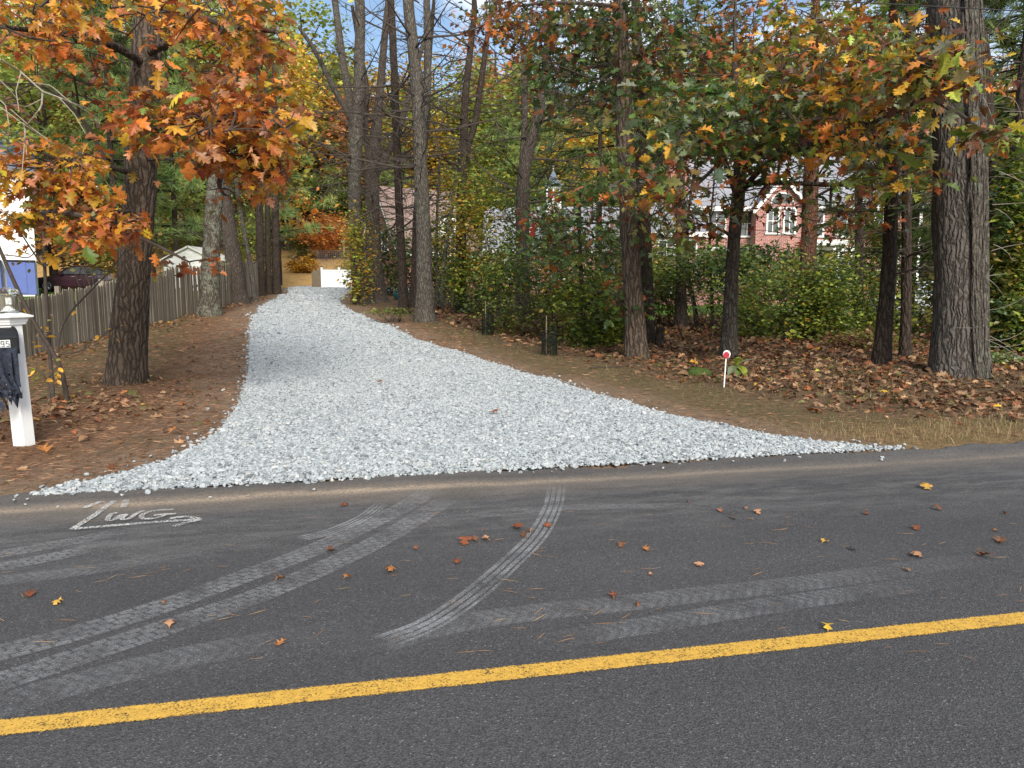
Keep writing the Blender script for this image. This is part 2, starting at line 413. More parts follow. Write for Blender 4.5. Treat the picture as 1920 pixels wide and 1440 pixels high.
def paintmat(name, col, holes=0.42):
    m, t = nmat(name); v = pos(t)
    uv = nd(t, 'UVMap').outputs['UV']; sx = nd(t, 'SeparateXYZ'); lk(t, uv, sx.inputs[0])
    edge = math_(t, 'SUBTRACT', 1.0, math_(t, 'ABSOLUTE', math_(t, 'SUBTRACT', math_(t, 'MULTIPLY', sx.outputs['X'], 2), 1)))
    n = noise(t, v, 120, 4, 0.75); n2 = noise(t, v, 9, 4, 0.6)
    a = math_(t, 'ADD', math_(t, 'ADD', n, math_(t, 'MULTIPLY', n2, 0.25)), math_(t, 'MULTIPLY', math_(t, 'MINIMUM', edge, 0.28), 1.1))
    al = ramp(t, a, [(holes + 0.24, (0, 0, 0)), (holes + 0.34, (1, 1, 1))])
    c = mixc(t, 0.8, col, ramp(t, noise(t, v, 30, 5, 0.7), [(0.3, (0.75, 0.73, 0.7)), (0.7, (1.12, 1.12, 1.1))]), 'MULTIPLY')
    finish(t, c, 0.7, None, 0.3, alpha=al); return m
M['yellow_paint'] = paintmat('yellow_paint', (0.60, 0.35, 0.06), 0.56)
M['white_mark'] = paintmat('white_mark', (0.60, 0.60, 0.58), 0.66)
def trackmat(name, kind, strength):
    m, t = nmat(name); v = pos(t)
    uv = nd(t, 'UVMap').outputs['UV']; sx = nd(t, 'SeparateXYZ'); lk(t, uv, sx.inputs[0])
    U, L = sx.outputs['X'], sx.outputs['Y']                 # across 0..1, along in metres
    if kind == 'ribs':                                      # car tyre: four ribs
        sn = math_(t, 'SINE', math_(t, 'MULTIPLY', U, 2 * math.pi * 4.0))
        pat = math_(t, 'MULTIPLY', math_(t, 'ADD', sn, 1.05), 0.5)
        pat = ramp(t, pat, [(0.12, (0, 0, 0)), (0.42, (1, 1, 1))])
    elif kind == 'lugs':                                    # truck tyre: staggered blocks, grooves between
        r_ = math_(t, 'FLOOR', math_(t, 'MULTIPLY', U, 4.0))
        al_ = math_(t, 'ADD', math_(t, 'MULTIPLY', L, 13.0), math_(t, 'ADD', math_(t, 'MULTIPLY', r_, 0.5), math_(t, 'MULTIPLY', U, 0.4)))
        fr = math_(t, 'FRACT', al_); fu = math_(t, 'FRACT', math_(t, 'MULTIPLY', U, 4.0))
        a_ = ramp(t, fr, [(0.0, (0, 0, 0)), (0.16, (1, 1, 1)), (0.86, (1, 1, 1)), (1, (0, 0, 0))])
        b_ = ramp(t, fu, [(0.0, (0.2, 0.2, 0.2)), (0.12, (1, 1, 1)), (0.90, (1, 1, 1)), (1, (0.2, 0.2, 0.2))])
        pat = math_(t, 'MULTIPLY', a_, b_)
    else:                                                   # fine chevron
        al_ = math_(t, 'ADD', math_(t, 'MULTIPLY', L, 16.0), math_(t, 'MULTIPLY', math_(t, 'ABSOLUTE', math_(t, 'SUBTRACT', U, 0.5)), 2.4))
        pat = ramp(t, math_(t, 'FRACT', al_), [(0.1, (0.45, 0.45, 0.45)), (0.4, (1, 1, 1)), (0.7, (1, 1, 1)), (1, (0.45, 0.45, 0.45))])
    edge = math_(t, 'SUBTRACT', 1.0, math_(t, 'ABSOLUTE', math_(t, 'SUBTRACT', math_(t, 'MULTIPLY', U, 2), 1)))
    ef = ramp(t, edge, [(0.0, (0, 0, 0)), (0.14, (1, 1, 1))])
    g = ramp(t, noise(t, v, 130, 4, 0.75), [(0.36, (0.1, 0.1, 0.1)), (0.62, (1, 1, 1))])
    b = ramp(t, noise(t, v, 4.5, 6, 0.7), [(0.34, (0.12, 0.12, 0.12)), (0.60, (1, 1, 1))])
    f = math_(t, 'MULTIPLY', math_(t, 'MULTIPLY', pat, ef), math_(t, 'MULTIPLY', g, b))
    f = math_(t, 'MULTIPLY', math_(t, 'MULTIPLY', f, attr(t)), strength, True)
    finish(t, (0.40, 0.40, 0.40), 0.9, None, 0.1, alpha=f); return m
M['track_ribs'] = trackmat('dust_ribs', 'ribs', 0.72)
M['track_lugs'] = trackmat('dust_lugs', 'lugs', 0.5)
M['track_fine'] = trackmat('dust_fine', 'fine', 0.34)
def gravelmat():
    m, t = nmat('crushed_stone'); oi = nd(t, 'ObjectInfo')
    c = ramp(t, oi.outputs['Random'], [(0.0, (0.13, 0.145, 0.152)), (0.12, (0.25, 0.27, 0.278)), (0.5, (0.345, 0.37, 0.377)), (0.85, (0.41, 0.433, 0.437)), (0.95, (0.43, 0.425, 0.40)), (1.0, (0.49, 0.50, 0.495))])
    n = noise(t, objc(t), 3.0, 4, 0.6)
    c = mixc(t, 0.5, c, ramp(t, n, [(0.3, (0.8, 0.8, 0.8)), (0.7, (1.1, 1.1, 1.1))]), 'MULTIPLY')
    finish(t, c, 0.85, None, 0.2); return m
M['gravel'] = gravelmat()
M['gravel_bed'] = plain('gravel_bed', (0.27, 0.285, 0.29), 0.95, 0.45, 34, 0.1, 0, 0.9)
def fencemat():
    m, t = nmat('weathered_wood'); oi = nd(t, 'ObjectInfo'); v = objc(t)
    c = ramp(t, oi.outputs['Random'], [(0.0, (0.16, 0.138, 0.105)), (0.5, (0.23, 0.20, 0.155)), (1.0, (0.31, 0.27, 0.215))])
    g = noise(t, v, 22, 5, 0.65, (2, 2, 0.08))
    c = mixc(t, 0.85, c, ramp(t, g, [(0.3, (0.5, 0.48, 0.45)), (0.7, (1.3, 1.28, 1.25))]), 'MULTIPLY')
    finish(t, c, 0.92, bump(t, g, 0.5, 0.01), 0.1); return m
M['fence'] = fencemat()

# ------------------------------------------------------------ the ground, the road, the drive
LEFT_PX = [(45, 936), (110, 918), (180, 901), (250, 884), (310, 866), (365, 842), (405, 815), (437, 778), (455, 745), (466, 700), (469, 655), (470, 622), (476, 595), (492, 575), (520, 560), (545, 550)]
RIGHT_PX = [(1692, 846), (1600, 836), (1500, 826), (1400, 810), (1300, 789), (1200, 764), (1100, 735), (1000, 705), (900, 675), (820, 650), (755, 625), (700, 602), (660, 585), (638, 572), (636, 562), (648, 553)]
def resample(P, n):
    P = np.asarray(P, float); d = np.r_[0, np.cumsum(np.linalg.norm(np.diff(P, axis=0), axis=1))]
    q = np.linspace(0, d[-1], n)
    return np.stack([np.interp(q, d, P[:, k]) for k in range(P.shape[1])], 1)
LE = np.array([ong(*p)[:2] for p in LEFT_PX]); RE = np.array([ong(*p)[:2] for p in RIGHT_PX])
yl, yr = LE[-1], RE[-1]
LE = np.vstack([LE, [[-13.6, 45.5], [-14.8, 50.0], [-14.6, 54.0]]])
RE = np.vstack([RE, [[RE[-1][0] + 0.6, RE[-1][1] + 2.2], [-4.5, 48.5], [-3.5, 53.5]]])
DRIVE = np.vstack([LE, RE[::-1]])
def inpoly(x, y, P):
    x = np.asarray(x); y = np.asarray(y); r = np.zeros(x.shape, bool)
    for (x0, y0), (x1, y1) in zip(P, np.roll(P, -1, 0)):
        c = ((y0 > y) != (y1 > y)) & (x < (x1 - x0) * (y - y0) / (y1 - y0 + 1e-12) + x0)
        r ^= c
    return r
def distpoly(x, y, P):
    d = np.full(np.shape(x), 1e9)
    for a, b in zip(P, np.roll(P, -1, 0)):
        ab = b - a; t = np.clip(((x - a[0]) * ab[0] + (y - a[1]) * ab[1]) / (ab @ ab + 1e-12), 0, 1)
        d = np.minimum(d, np.hypot(x - a[0] - t * ab[0], y - a[1] - t * ab[1]))
    return d

def axis(dense0, dense1, step, lo, hi, grow=1.18):
    a = list(np.arange(dense0, dense1 + 1e-6, step)); s = step
    while a[-1] < hi: s *= grow; a.append(a[-1] + s)
    s = step
    while a[0] > lo: s *= grow; a.insert(0, a[0] - s)
    return np.array(a)
gx = axis(-18, 16, 0.22, -420, 420); gy = axis(5.0, 34, 0.22, -60, 620, 1.12)
X, Y = np.meshgrid(gx, gy); Z = H(X, Y)
SOIL = np.array([0.175, 0.128, 0.092]); STRAW = np.array([0.190, 0.112, 0.068]); LIT = np.array([0.135, 0.092, 0.060])
DRY = np.array([0.20, 0.145, 0.075]); MOSSY = np.array([0.115, 0.092, 0.052]); LAWN = np.array([0.10, 0.19, 0.025]); GOLD = np.array([0.52, 0.34, 0.14])
dd = distpoly(X, Y, DRIVE); vv = roadv(X, Y)
col = np.tile(LIT, X.shape + (1,))
def lay(mask, c):
    global col
    col = col * (1 - mask[..., None]) + c * mask[..., None]
leftside = sst(0.5, -1.5, X - (-2 - 0.25 * (Y - 14)) - 1.5)
lay(leftside, STRAW)
lay(leftside * sst(1.4, 2.6, dd + 0.5 * np.sin(X * 2 + Y)) * sst(9, 11, Y), MOSSY * 1.1)
lay(sst(1.5, 0.4, dd), SOIL * 1.25)
right = sst(-1, 1, X - (-1.0 - 0.25 * (Y - 16)))
lay(right * sst(2.6, 1.2, dd) * sst(0.35, 1.0, dd), MOSSY * 1.25)
lay(sst(8.3, 7.2, vv) * sst(2.5, 4.5, X) * sst(6.2, 6.5, vv), DRY * 0.9)
lay(right * sst(26, 30, Y - 0.15 * X) * sst(-2, 3, X), LAWN)
lay(sst(-14.5, -16.5, X) * sst(24, 28, Y), LAWN * 0.8)
lay(sst(51, 55, Y) * sst(10, 0, X - 0.1 * Y), GOLD)
lay(sst(72, 84, Y), np.array([0.16, 0.11, 0.05]))
G = Geo()
ny, nx = X.shape; i = np.arange(ny - 1)[:, None] * nx; j = np.arange(nx - 1)[None]
G.add(np.stack([X, Y, Z], -1).reshape(-1, 3), np.stack([i + j, i + j + 1, i + nx + j + 1, i + nx + j], -1).reshape(-1, 4), col.reshape(-1, 3))
tag(link('ground', G.mesh('ground', M['ground'], smooth=True)), 'brown leaf strewn ground under the trees', None, None, 'structure')

def strip_sheet(g, u0, u1, v0, v1, z, n=60, mcross=4, uv=True):
    us = np.linspace(u0, u1, n); vs = np.linspace(v0, v1, mcross)
    P = np.array([[*(RU * a + RN * b), z] for a in us for b in vs])
    U = np.array([[(b - v0) / (v1 - v0), a] for a in us for b in vs])
    ii = np.arange(n - 1)[:, None] * mcross; jj = np.arange(mcross - 1)[None]
    g.add(P, np.stack([ii + jj, ii + mcross + jj, ii + mcross + jj + 1, ii + jj + 1], -1).reshape(-1, 4), (0.05, 0.05, 0.05), U)
g = Geo(); strip_sheet(g, -90, 90, V_BACK, V_SEAM, 0.0, 80, 8)
# the berm beyond the seam: a low raised lip of newer asphalt with a ragged outer edge
us = np.r_[np.linspace(-90, -8.2, 20), np.linspace(-8, 14, 221), np.linspace(14.3, 90, 20)]
rows = []
for u in us:
    e = V_EDGE + 0.05 * math.sin(u * 2.1) + 0.035 * math.sin(u * 7.3 + 1) + 0.02 * rng.standard_normal()
    lip = 0.022 + 0.03 * float(sst(3, 6, u))
    rows.append([[*(RU * u + RN * b), zz] for b, zz in ((V_SEAM, 0.0), (V_SEAM + 0.10, 0.012), (e - 0.07, lip), (e - 0.01, lip * 0.8), (e + 0.03, -0.06))])
P = np.array(rows); n_, m_ = P.shape[:2]
ii = np.arange(n_ - 1)[:, None] * m_; jj = np.arange(m_ - 1)[None]
g.add(P.reshape(-1, 3), np.stack([ii + jj, ii + m_ + jj, ii + m_ + jj + 1, ii + jj + 1], -1).reshape(-1, 4), (0.05, 0.05, 0.05))
road = tag(link('road', g.mesh('road', M['asphalt'])), 'dark asphalt road with tyre marks', None, None, 'structure')
road['org'] = [0.0, 0.0, 0.0]
g = Geo(); strip_sheet(g, -60, 60, V_LINE - 0.067, V_LINE + 0.067, 0.004, 200, 3)
part('centre_line', g, M['yellow_paint'], road)

def ribbon(pts, width, z, fade=(0.25, 0.25), wpx=False):
    P = resample(np.array(pts)[:, :2], 60)
    t = np.gradient(P, axis=0); t /= np.linalg.norm(t, axis=1, keepdims=True)
    nrm = np.stack([-t[:, 1], t[:, 0]], 1)
    L = np.r_[0, np.cumsum(np.linalg.norm(np.diff(P, axis=0), axis=1))]
    g = Geo(); k = 5; cr_ = np.linspace(-0.5, 0.5, k)
    wd = np.full(len(P), width) if np.isscalar(width) else np.interp(np.linspace(0, 1, len(P)), np.linspace(0, 1, len(width)), width)
    Q = P[:, None, :] + nrm[:, None, :] * cr_[None, :, None] * wd[:, None, None]
    Q = np.concatenate([Q, np.full(Q.shape[:2] + (1,), z)], 2)
    UV = np.stack([np.tile(cr_ + 0.5, (len(P), 1)), np.repeat(L[:, None], k, 1)], -1)
    f = np.minimum(1, np.minimum(L / (fade[0] + 1e-6), (L[-1] - L) / (fade[1] + 1e-6)))
    ii = np.arange(len(P) - 1)[:, None] * k; jj = np.arange(k - 1)[None]
    g.add(Q.reshape(-1, 3), np.stack([ii + jj, ii + k + jj, ii + k + jj + 1, ii + jj + 1], -1).reshape(-1, 4), np.repeat(f, k)[:, None].repeat(3, 1), UV.reshape(-1, 2))
    return g
def smooth_px(pts, n=40):                         # Catmull-Rom through photo pixels on the road
    P = np.array([on0(*p)[:2] for p in pts]); P = np.vstack([2 * P[0] - P[1], P, 2 * P[-1] - P[-2]]); o = []
    for a in range(1, len(P) - 2):
        for t in np.linspace(0, 1, n // (len(P) - 3) + 1, endpoint=a == len(P) - 3):
            p0, p1, p2, p3 = P[a - 1:a + 3]
            o.append(0.5 * (2 * p1 + (p2 - p0) * t + (2 * p0 - 5 * p1 + 4 * p2 - p3) * t * t + (3 * p1 - p0 - 3 * p2 + p3) * t ** 3))
    return np.array(o)
TR = [  # photo pixels along the track, width m, material, fades
    ([(715, 1205), (800, 1172), (880, 1120), (950, 1060), (1005, 1005), (1035, 950), (1043, 905)], 0.17, 'track_ribs', (0.05, 0.5)),
    ([(700, 1212), (850, 1172), (1000, 1150), (1150, 1135), (1320, 1115), (1480, 1098), (1650, 1075), (1900, 1040)], 0.20, 'track_fine', (0.1, 1.5)),
    ([(-60, 1240), (120, 1195), (300, 1140), (450, 1085), (570, 1040), (690, 985), (770, 945), (810, 915)], 0.20, 'track_lugs', (0.1, 0.3)),
    ([(-60, 1300), (150, 1232), (330, 1172), (480, 1120), (620, 1060), (730, 1005), (800, 962), (850, 930)], 0.20, 'track_lugs', (0.1, 0.6)),
    ([(-60, 1050), (80, 1027), (180, 1008), (280, 985)], 0.17, 'track_lugs', (0.05, 0.5)),
    ([(-60, 1076), (80, 1050), (180, 1028), (300, 1000)], 0.17, 'track_lugs', (0.05, 0.6)),
    ([(-60, 1096), (80, 1083), (200, 1066), (330, 1042), (470, 1020)], 0.17, 'track_fine', (0.05, 0.8)),
    ([(560, 1013), (620, 998), (680, 972), (720, 942)], 0.13, 'track_ribs', (0.05, 0.3)),
    ([(760, 985), (900, 968), (1050, 955), (1250, 950), (1450, 948), (1650, 945)], 0.14, 'track_fine', (0.5, 2.0)),
    ([(-60, 1345), (200, 1270), (450, 1215), (700, 1175)], 0.22, 'track_fine', (0.2, 1.0)),
    ([(1000, 1210), (1250, 1170), (1500, 1130), (1800, 1090)], 0.18, 'track_fine', (0.5, 1.0)),
]
for q, (pp, wd, mt, fd) in enumerate(TR):
    part('tyre_track', ribbon(smooth_px(pp), wd, 0.004 + 0.0006 * (q + 1), fd), M[mt], road)
STRK = {'painted_arrow': [[(135, 995), (175, 970), (205, 948), (232, 932)], [(158, 955), (190, 943), (232, 932)], [(232, 932), (236, 942), (231, 954)],
                          [(135, 995), (230, 987), (300, 981), (376, 977)], [(376, 977), (352, 972), (318, 975)], [(376, 977), (350, 983), (325, 991)]],
        'painted_letter': [[(220, 965), (208, 968), (202, 979), (215, 978), (226, 970), (236, 969), (228, 975), (234, 978), (246, 974), (257, 966), (270, 961)],
                           [(325, 959), (302, 960), (280, 963), (266, 970), (268, 976), (285, 976), (303, 972), (309, 968), (288, 970)], [(309, 968), (330, 967)]]}
for nm, ss in STRK.items():
    for q, s_ in enumerate(ss):
        part(nm, ribbon(smooth_px(s_, 30), 0.060 if nm == 'painted_arrow' else 0.045, 0.0115 + 0.0005 * q + (0.004 if nm == 'painted_letter' else 0), (0.02, 0.02)), M['white_mark'], road)

# the drive: a bed of fines and loose crushed stone
n = 120; A = resample(LE, n); B = resample(RE, n); k = 16
tt = np.linspace(0, 1, k)
Q = A[:, None] * (1 - tt[None, :, None]) + B[:, None] * tt[None, :, None]
edge = np.minimum(tt, 1 - tt)
def drive_z(x, y, lift):
    return np.maximum(H(x, y), np.where(roadv(x, y) < V_EDGE + 0.12, 0.014, -9)) + lift
Zq = drive_z(Q[..., 0], Q[..., 1], 0.012 + 0.022 * np.minimum(1, edge * 14)[None])
Zq[0] = -0.03; Zq[1] -= 0.02
g = Geo(); ii = np.arange(n - 1)[:, None] * k; jj = np.arange(k - 1)[None]
g.add(np.concatenate([Q, Zq[..., None]], 2).reshape(-1, 3), np.stack([ii + jj, ii + jj + 1, ii + k + jj + 1, ii + k + jj], -1).reshape(-1, 4), (0.3, 0.3, 0.3))
tag(link('driveway', g.mesh('driveway', M['gravel_bed'], smooth=True)), 'winding driveway bed of grey stone fines', None, None, 'structure')
pts = []
for y0, y1 in [(5, 8), (8, 11), (11, 15), (15, 20), (20, 27), (27, 36), (36, 54)]:
    s_ = max(0.026, 0.0021 * y0)
    xs = np.arange(-16, 6, s_); ys = np.arange(y0, y1, s_)
    for layer in (0, 1):
        XX, YY = np.meshgrid(xs, ys); XX = XX + rng.uniform(-.62, .62, XX.shape) * s_; YY = YY + rng.uniform(-.62, .62, YY.shape) * s_
        XX, YY = XX.ravel(), YY.ravel()
        if layer: m_ = rng.random(len(XX)) < 0.25; XX, YY = XX[m_], YY[m_]
        # ragged margin: stones kicked a little beyond the edge
        dP = distpoly(XX, YY, DRIVE); ins = inpoly(XX, YY, DRIVE)
        keep = ins | ((dP < 0.45) & (rng.random(len(XX)) < 0.25 * np.exp(-dP / 0.05) + 0.006 * np.exp(-dP / 0.2)))
        XX, YY, dP = XX[keep], YY[keep], dP[keep]
        hump = 0.022 * np.minimum(1, dP / 0.4)
        zz = drive_z(XX, YY, 0.0) + np.where(inpoly(XX, YY, DRIVE), hump, 0.004) + layer * s_ * 0.35 + rng.uniform(0, 0.006, len(XX)) + s_ * 0.18
        pts.append(np.stack([XX, YY, zz, s_ * rng.lognormal(0.26, 0.32, len(XX))], 1))
pts = np.vstack(pts)
me = bpy.data.meshes.new('gravel'); me.vertices.add(len(pts)); me.vertices.foreach_set('co', pts[:, :3].astype(np.float32).ravel())
a = me.attributes.new('size', 'FLOAT', 'POINT'); a.data.foreach_set('value', pts[:, 3].astype(np.float32))
gravel = tag(link('gravel', me), 'loose pale grey crushed stone covering the driveway', None, None, 'stuff')
ng = bpy.data.node_groups.new('stones', 'GeometryNodeTree')
ng.interface.new_socket('Geometry', in_out='INPUT', socket_type='NodeSocketGeometry')
ng.interface.new_socket('Geometry', in_out='OUTPUT', socket_type='NodeSocketGeometry')
gi = ng.nodes.new('NodeGroupInput'); go = ng.nodes.new('NodeGroupOutput')
join = ng.nodes.new('GeometryNodeGeometryToInstance')
for q in range(6):
    ico = ng.nodes.new('GeometryNodeMeshIcoSphere'); ico.inputs['Radius'].default_value = 0.5; ico.inputs['Subdivisions'].default_value = 2
    sp_ = ng.nodes.new('GeometryNodeSetPosition'); nz = ng.nodes.new('ShaderNodeTexVoronoi'); nz.voronoi_dimensions = '4D'
    nz.inputs['Scale'].default_value = 1.25; nz.inputs['W'].default_value = q * 3.7
    vm = ng.nodes.new('ShaderNodeVectorMath'); vm.operation = 'SUBTRACT'; vm.inputs[1].default_value = (0.5, 0.5, 0.5)
    vs = ng.nodes.new('ShaderNodeVectorMath'); vs.operation = 'SCALE'; vs.inputs['Scale'].default_value = 0.42
    tr = ng.nodes.new('GeometryNodeTransform'); tr.inputs['Scale'].default_value = (1.0, 0.62 + 0.07 * (q % 3), 0.42 + 0.06 * (q % 4))
    sm = ng.nodes.new('GeometryNodeSetMaterial'); sm.inputs['Material'].default_value = M['gravel']
    sh = ng.nodes.new('GeometryNodeSetShadeSmooth'); sh.inputs['Shade Smooth'].default_value = False
    L_ = ng.links.new
    L_(nz.outputs['Color'], vm.inputs[0]); L_(vm.outputs[0], vs.inputs[0]); L_(vs.outputs[0], sp_.inputs['Offset'])
    L_(ico.outputs['Mesh'], sp_.inputs['Geometry']); L_(sp_.outputs[0], tr.inputs[0]); L_(tr.outputs[0], sh.inputs[0]); L_(sh.outputs[0], sm.inputs[0])
    L_(sm.outputs[0], join.inputs[0])
ip = ng.nodes.new('GeometryNodeInstanceOnPoints'); ip.inputs['Pick Instance'].default_value = True
rv = ng.nodes.new('FunctionNodeRandomValue'); rv.data_type = 'FLOAT_VECTOR'; rv.inputs[0].default_value = (-0.4, -0.4, 0); rv.inputs[1].default_value = (0.4, 0.4, 6.283)
ri = ng.nodes.new('FunctionNodeRandomValue'); ri.data_type = 'INT'; ri.inputs[4].default_value = 0; ri.inputs[5].default_value = 5; ri.inputs['Seed'].default_value = 3
na = ng.nodes.new('GeometryNodeInputNamedAttribute'); na.data_type = 'FLOAT'; na.inputs['Name'].default_value = 'size'
L_(gi.outputs[0], ip.inputs['Points']); L_(join.outputs[0], ip.inputs['Instance']); L_(rv.outputs[0], ip.inputs['Rotation'])
L_(ri.outputs[2], ip.inputs['Instance Index']); L_(na.outputs[0], ip.inputs['Scale']); L_(ip.outputs[0], go.inputs[0])
md = gravel.modifiers.new('stones', 'NODES'); md.node_group = ng
me.materials.append(M['gravel'])
print('stones', len(pts))

# ------------------------------------------------------------ leaves
def leaf_template(right, fold=0.12, curl=0.10, stem=0.12):
    r_ = np.array(right, float); y = np.linspace(0, 1, len(r_)) * 0.97 + 0.0
    y = 0.5 * y + 0.5 * np.maximum.accumulate(r_[:, 1])
    mid = np.stack([np.zeros(len(r_)), y, np.zeros(len(r_))], 1)
    def z(q): return fold * np.abs(q[:, 0]) - curl * (q[:, 1] - 0.35) ** 2
    Rr = np.stack([r_[:, 0], r_[:, 1], np.zeros(len(r_))], 1); Ll = Rr * [-1, 1, 1]
    V = np.vstack([mid, Rr, Ll]); V[:, 2] = z(V); k = len(r_)
    f = []
    for a in range(k - 1):
        f.append([a, k + a, k + a + 1, a + 1]); f.append([a, a + 1, 2 * k + a + 1, 2 * k + a])
    V = np.vstack([V, [[-0.008, -stem, -0.02], [0.008, -stem, -0.02], [0.012, 0.02, 0.0], [-0.012, 0.02, 0.0]]])
    f.append([3 * k, 3 * k + 1, 3 * k + 2, 3 * k + 3])
    return V - [0, 0, 0], np.array(f)
OAK = [(0.02, 0.0), (0.10, 0.12), (0.27, 0.17), (0.12, 0.30), (0.40, 0.40), (0.43, 0.52), (0.13, 0.53), (0.33, 0.76), (0.12, 0.74), (0.14, 0.93), (0.0, 1.0)]
OAK2 = [(0.02, 0.0), (0.16, 0.14), (0.24, 0.26), (0.15, 0.32), (0.38, 0.46), (0.36, 0.58), (0.18, 0.60), (0.28, 0.80), (0.13, 0.82), (0.10, 0.95), (0.0, 1.0)]
PIN = [(0.02, 0.0), (0.05, 0.16), (0.30, 0.22), (0.06, 0.34), (0.42, 0.52), (0.07, 0.56), (0.30, 0.82), (0.06, 0.80), (0.0, 1.0)]
OAKLO = [(0.02, 0.0), (0.26, 0.17), (0.13, 0.32), (0.42, 0.48), (0.14, 0.60), (0.30, 0.82), (0.0, 1.0)]
OVAL = [(0.01, 0.0), (0.22, 0.25), (0.27, 0.5), (0.17, 0.78), (0.0, 1.0)]
OAK3 = [(0.02, 0.0), (0.07, 0.16), (0.22, 0.20), (0.36, 0.30), (0.10, 0.36), (0.28, 0.52), (0.40, 0.66), (0.11, 0.62), (0.20, 0.86), (0.07, 0.84), (0.0, 1.0)]
T_OAK = [leaf_template(OAK, 0.30, 0.15), leaf_template(OAK2, 0.45, 0.50), leaf_template(OAK, -0.25, 0.45), leaf_template(OAK2, 0.15, -0.35), leaf_template(OAK3, 0.5, 0.3), leaf_template(OAK3, 0.1, 0.7)]
for q_, (v_, f_) in enumerate(T_OAK): v_[:, 0] += 0.10 * np.sin(v_[:, 1] * 3 + q_) * v_[:, 1]; v_[:, 2] += 0.10 * v_[:, 0] * np.sin(v_[:, 1] * 6 + q_)
T_PIN = [leaf_template(PIN, 0.12, 0.15), leaf_template(OAKLO, 0.2, 0.25)]
T_OVAL = [leaf_template(OVAL, 0.2, 0.2)]
T_LITTER = [leaf_template(OAKLO, 0.5, 0.5), leaf_template(OAKLO, -0.4, 0.7), leaf_template(OVAL, 0.6, 0.5)]
T_SMALL = (np.array([[0, 0, 0], [0.33, 0.5, 0.06], [0, 1, -0.04], [-0.33, 0.5, 0.06]]), np.array([[0, 1, 2, 3]]))
ORANGE, RUST, YELLOW, BROWN = (0.60, 0.21, 0.036), (0.38, 0.118, 0.038), (0.68, 0.37, 0.040), (0.145, 0.055, 0.025)
GREEN, DKGREEN, OLIVE, PALE = (0.14, 0.205, 0.040), (0.060, 0.105, 0.032), (0.21, 0.19, 0.045), (0.27, 0.32, 0.20)  # PALE: glare off leaf undersides, put into the leaf colour
REDL, TANL, YGREEN, SALMON = (0.36, 0.060, 0.032), (0.34, 0.20, 0.11), (0.33, 0.38, 0.055), (0.66, 0.30, 0.14)  # SALMON: pinkish highlight of sky glare, painted in as a leaf colour
def pick(pal, n):
    cs = np.array([c for c, _ in pal]); p = np.array([q for _, q in pal], float)
    return cs[rng.choice(len(cs), n, p=p / p.sum())]
def basis(d, up=None, roll=None):
    """rotation matrices whose y axis follows d and whose z axis is up-ish"""
    d = d / (np.linalg.norm(d, axis=1, keepdims=True) + 1e-9); n = len(d)
    up = np.tile([0, 0, 1.0], (n, 1)) if up is None else up
    x = np.cross(d, up); x /= np.linalg.norm(x, axis=1, keepdims=True) + 1e-9
    z = np.cross(x, d)
    if roll is not None:
        c, s = np.cos(roll)[:, None], np.sin(roll)[:, None]; x, z = x * c + z * s, z * c - x * s
    return np.stack([x, d, z], 2)
def rand_dir(n, zlo=-1, zhi=1):
    th = rng.uniform(0, 2 * math.pi, n); z = rng.uniform(zlo, zhi, n); r_ = np.sqrt(1 - z * z)
    return np.stack([r_ * np.cos(th), r_ * np.sin(th), z], 1)
def ellipse_pts(n, cx, cy, rx, ry, d0, d1, fill=1.0):
    o = []
    while len(o) < n:
        a, b = rng.uniform(-1, 1, 2)
        if a * a + b * b < fill: o.append(at(cx + a * rx, cy + b * ry, rng.uniform(d0, d1)))
    return np.array(o)
def curve_to(a, b, sag=0.1, n=5):
    a, b = np.asarray(a, float), np.asarray(b, float); t = np.linspace(0, 1, n)[:, None]
    L = np.linalg.norm(b - a); w_ = rng.standard_normal(3) * L * 0.05
    return a * (1 - t) + b * t + (4 * t * (1 - t)) * (np.array([0, 0, sag * L]) + w_)
def rosettes(centres, per, size, pal, spread=0.22, jitter=0.25, coh=0.6, droop=-0.25):
    """leaves gathered round twig ends: returns positions, rotations, scales, colours"""
    k = len(centres); n = k * per
    base = np.repeat(centres, per, 0) + rng.standard_normal((n, 3)) * spread * [1, 1, 0.7]
    d = rand_dir(n, -0.7, 0.35) + [0, 0, droop]
    d += 0.8 * (base - np.repeat(centres, per, 0)) / (spread + 1e-6) * 0.5
    rot = basis(d, None, rng.normal(0, 0.55, n))
    sc = size * rng.lognormal(0, jitter, n)
    main = np.repeat(pick(pal, k), per, 0); oth = pick(pal, n)
    c = np.where((rng.random(n) < coh)[:, None], main, oth) * rng.lognormal(0, 0.22, (n, 1)) * rng.lognormal(0, 0.08, (n, 3))
    return base, rot, sc, np.clip(c, 0.004, 0.8)
def add_leaves(g, tmpl, L):
    p, r_, s, c = L; w_ = rng.integers(0, len(tmpl), len(p))
    for q, (tv, tf) in enumerate(tmpl):
        m_ = w_ == q
        if m_.any(): g.many(tv, tf, p[m_], r_[m_], s[m_], c[m_])
def nearest_on(limbs, p):
    best, bd = None, 1e9
    for P in limbs:
        d = np.linalg.norm(P - p, axis=1); q = int(d.argmin())
        if d[q] < bd: bd, best = d[q], P[q]
    return best

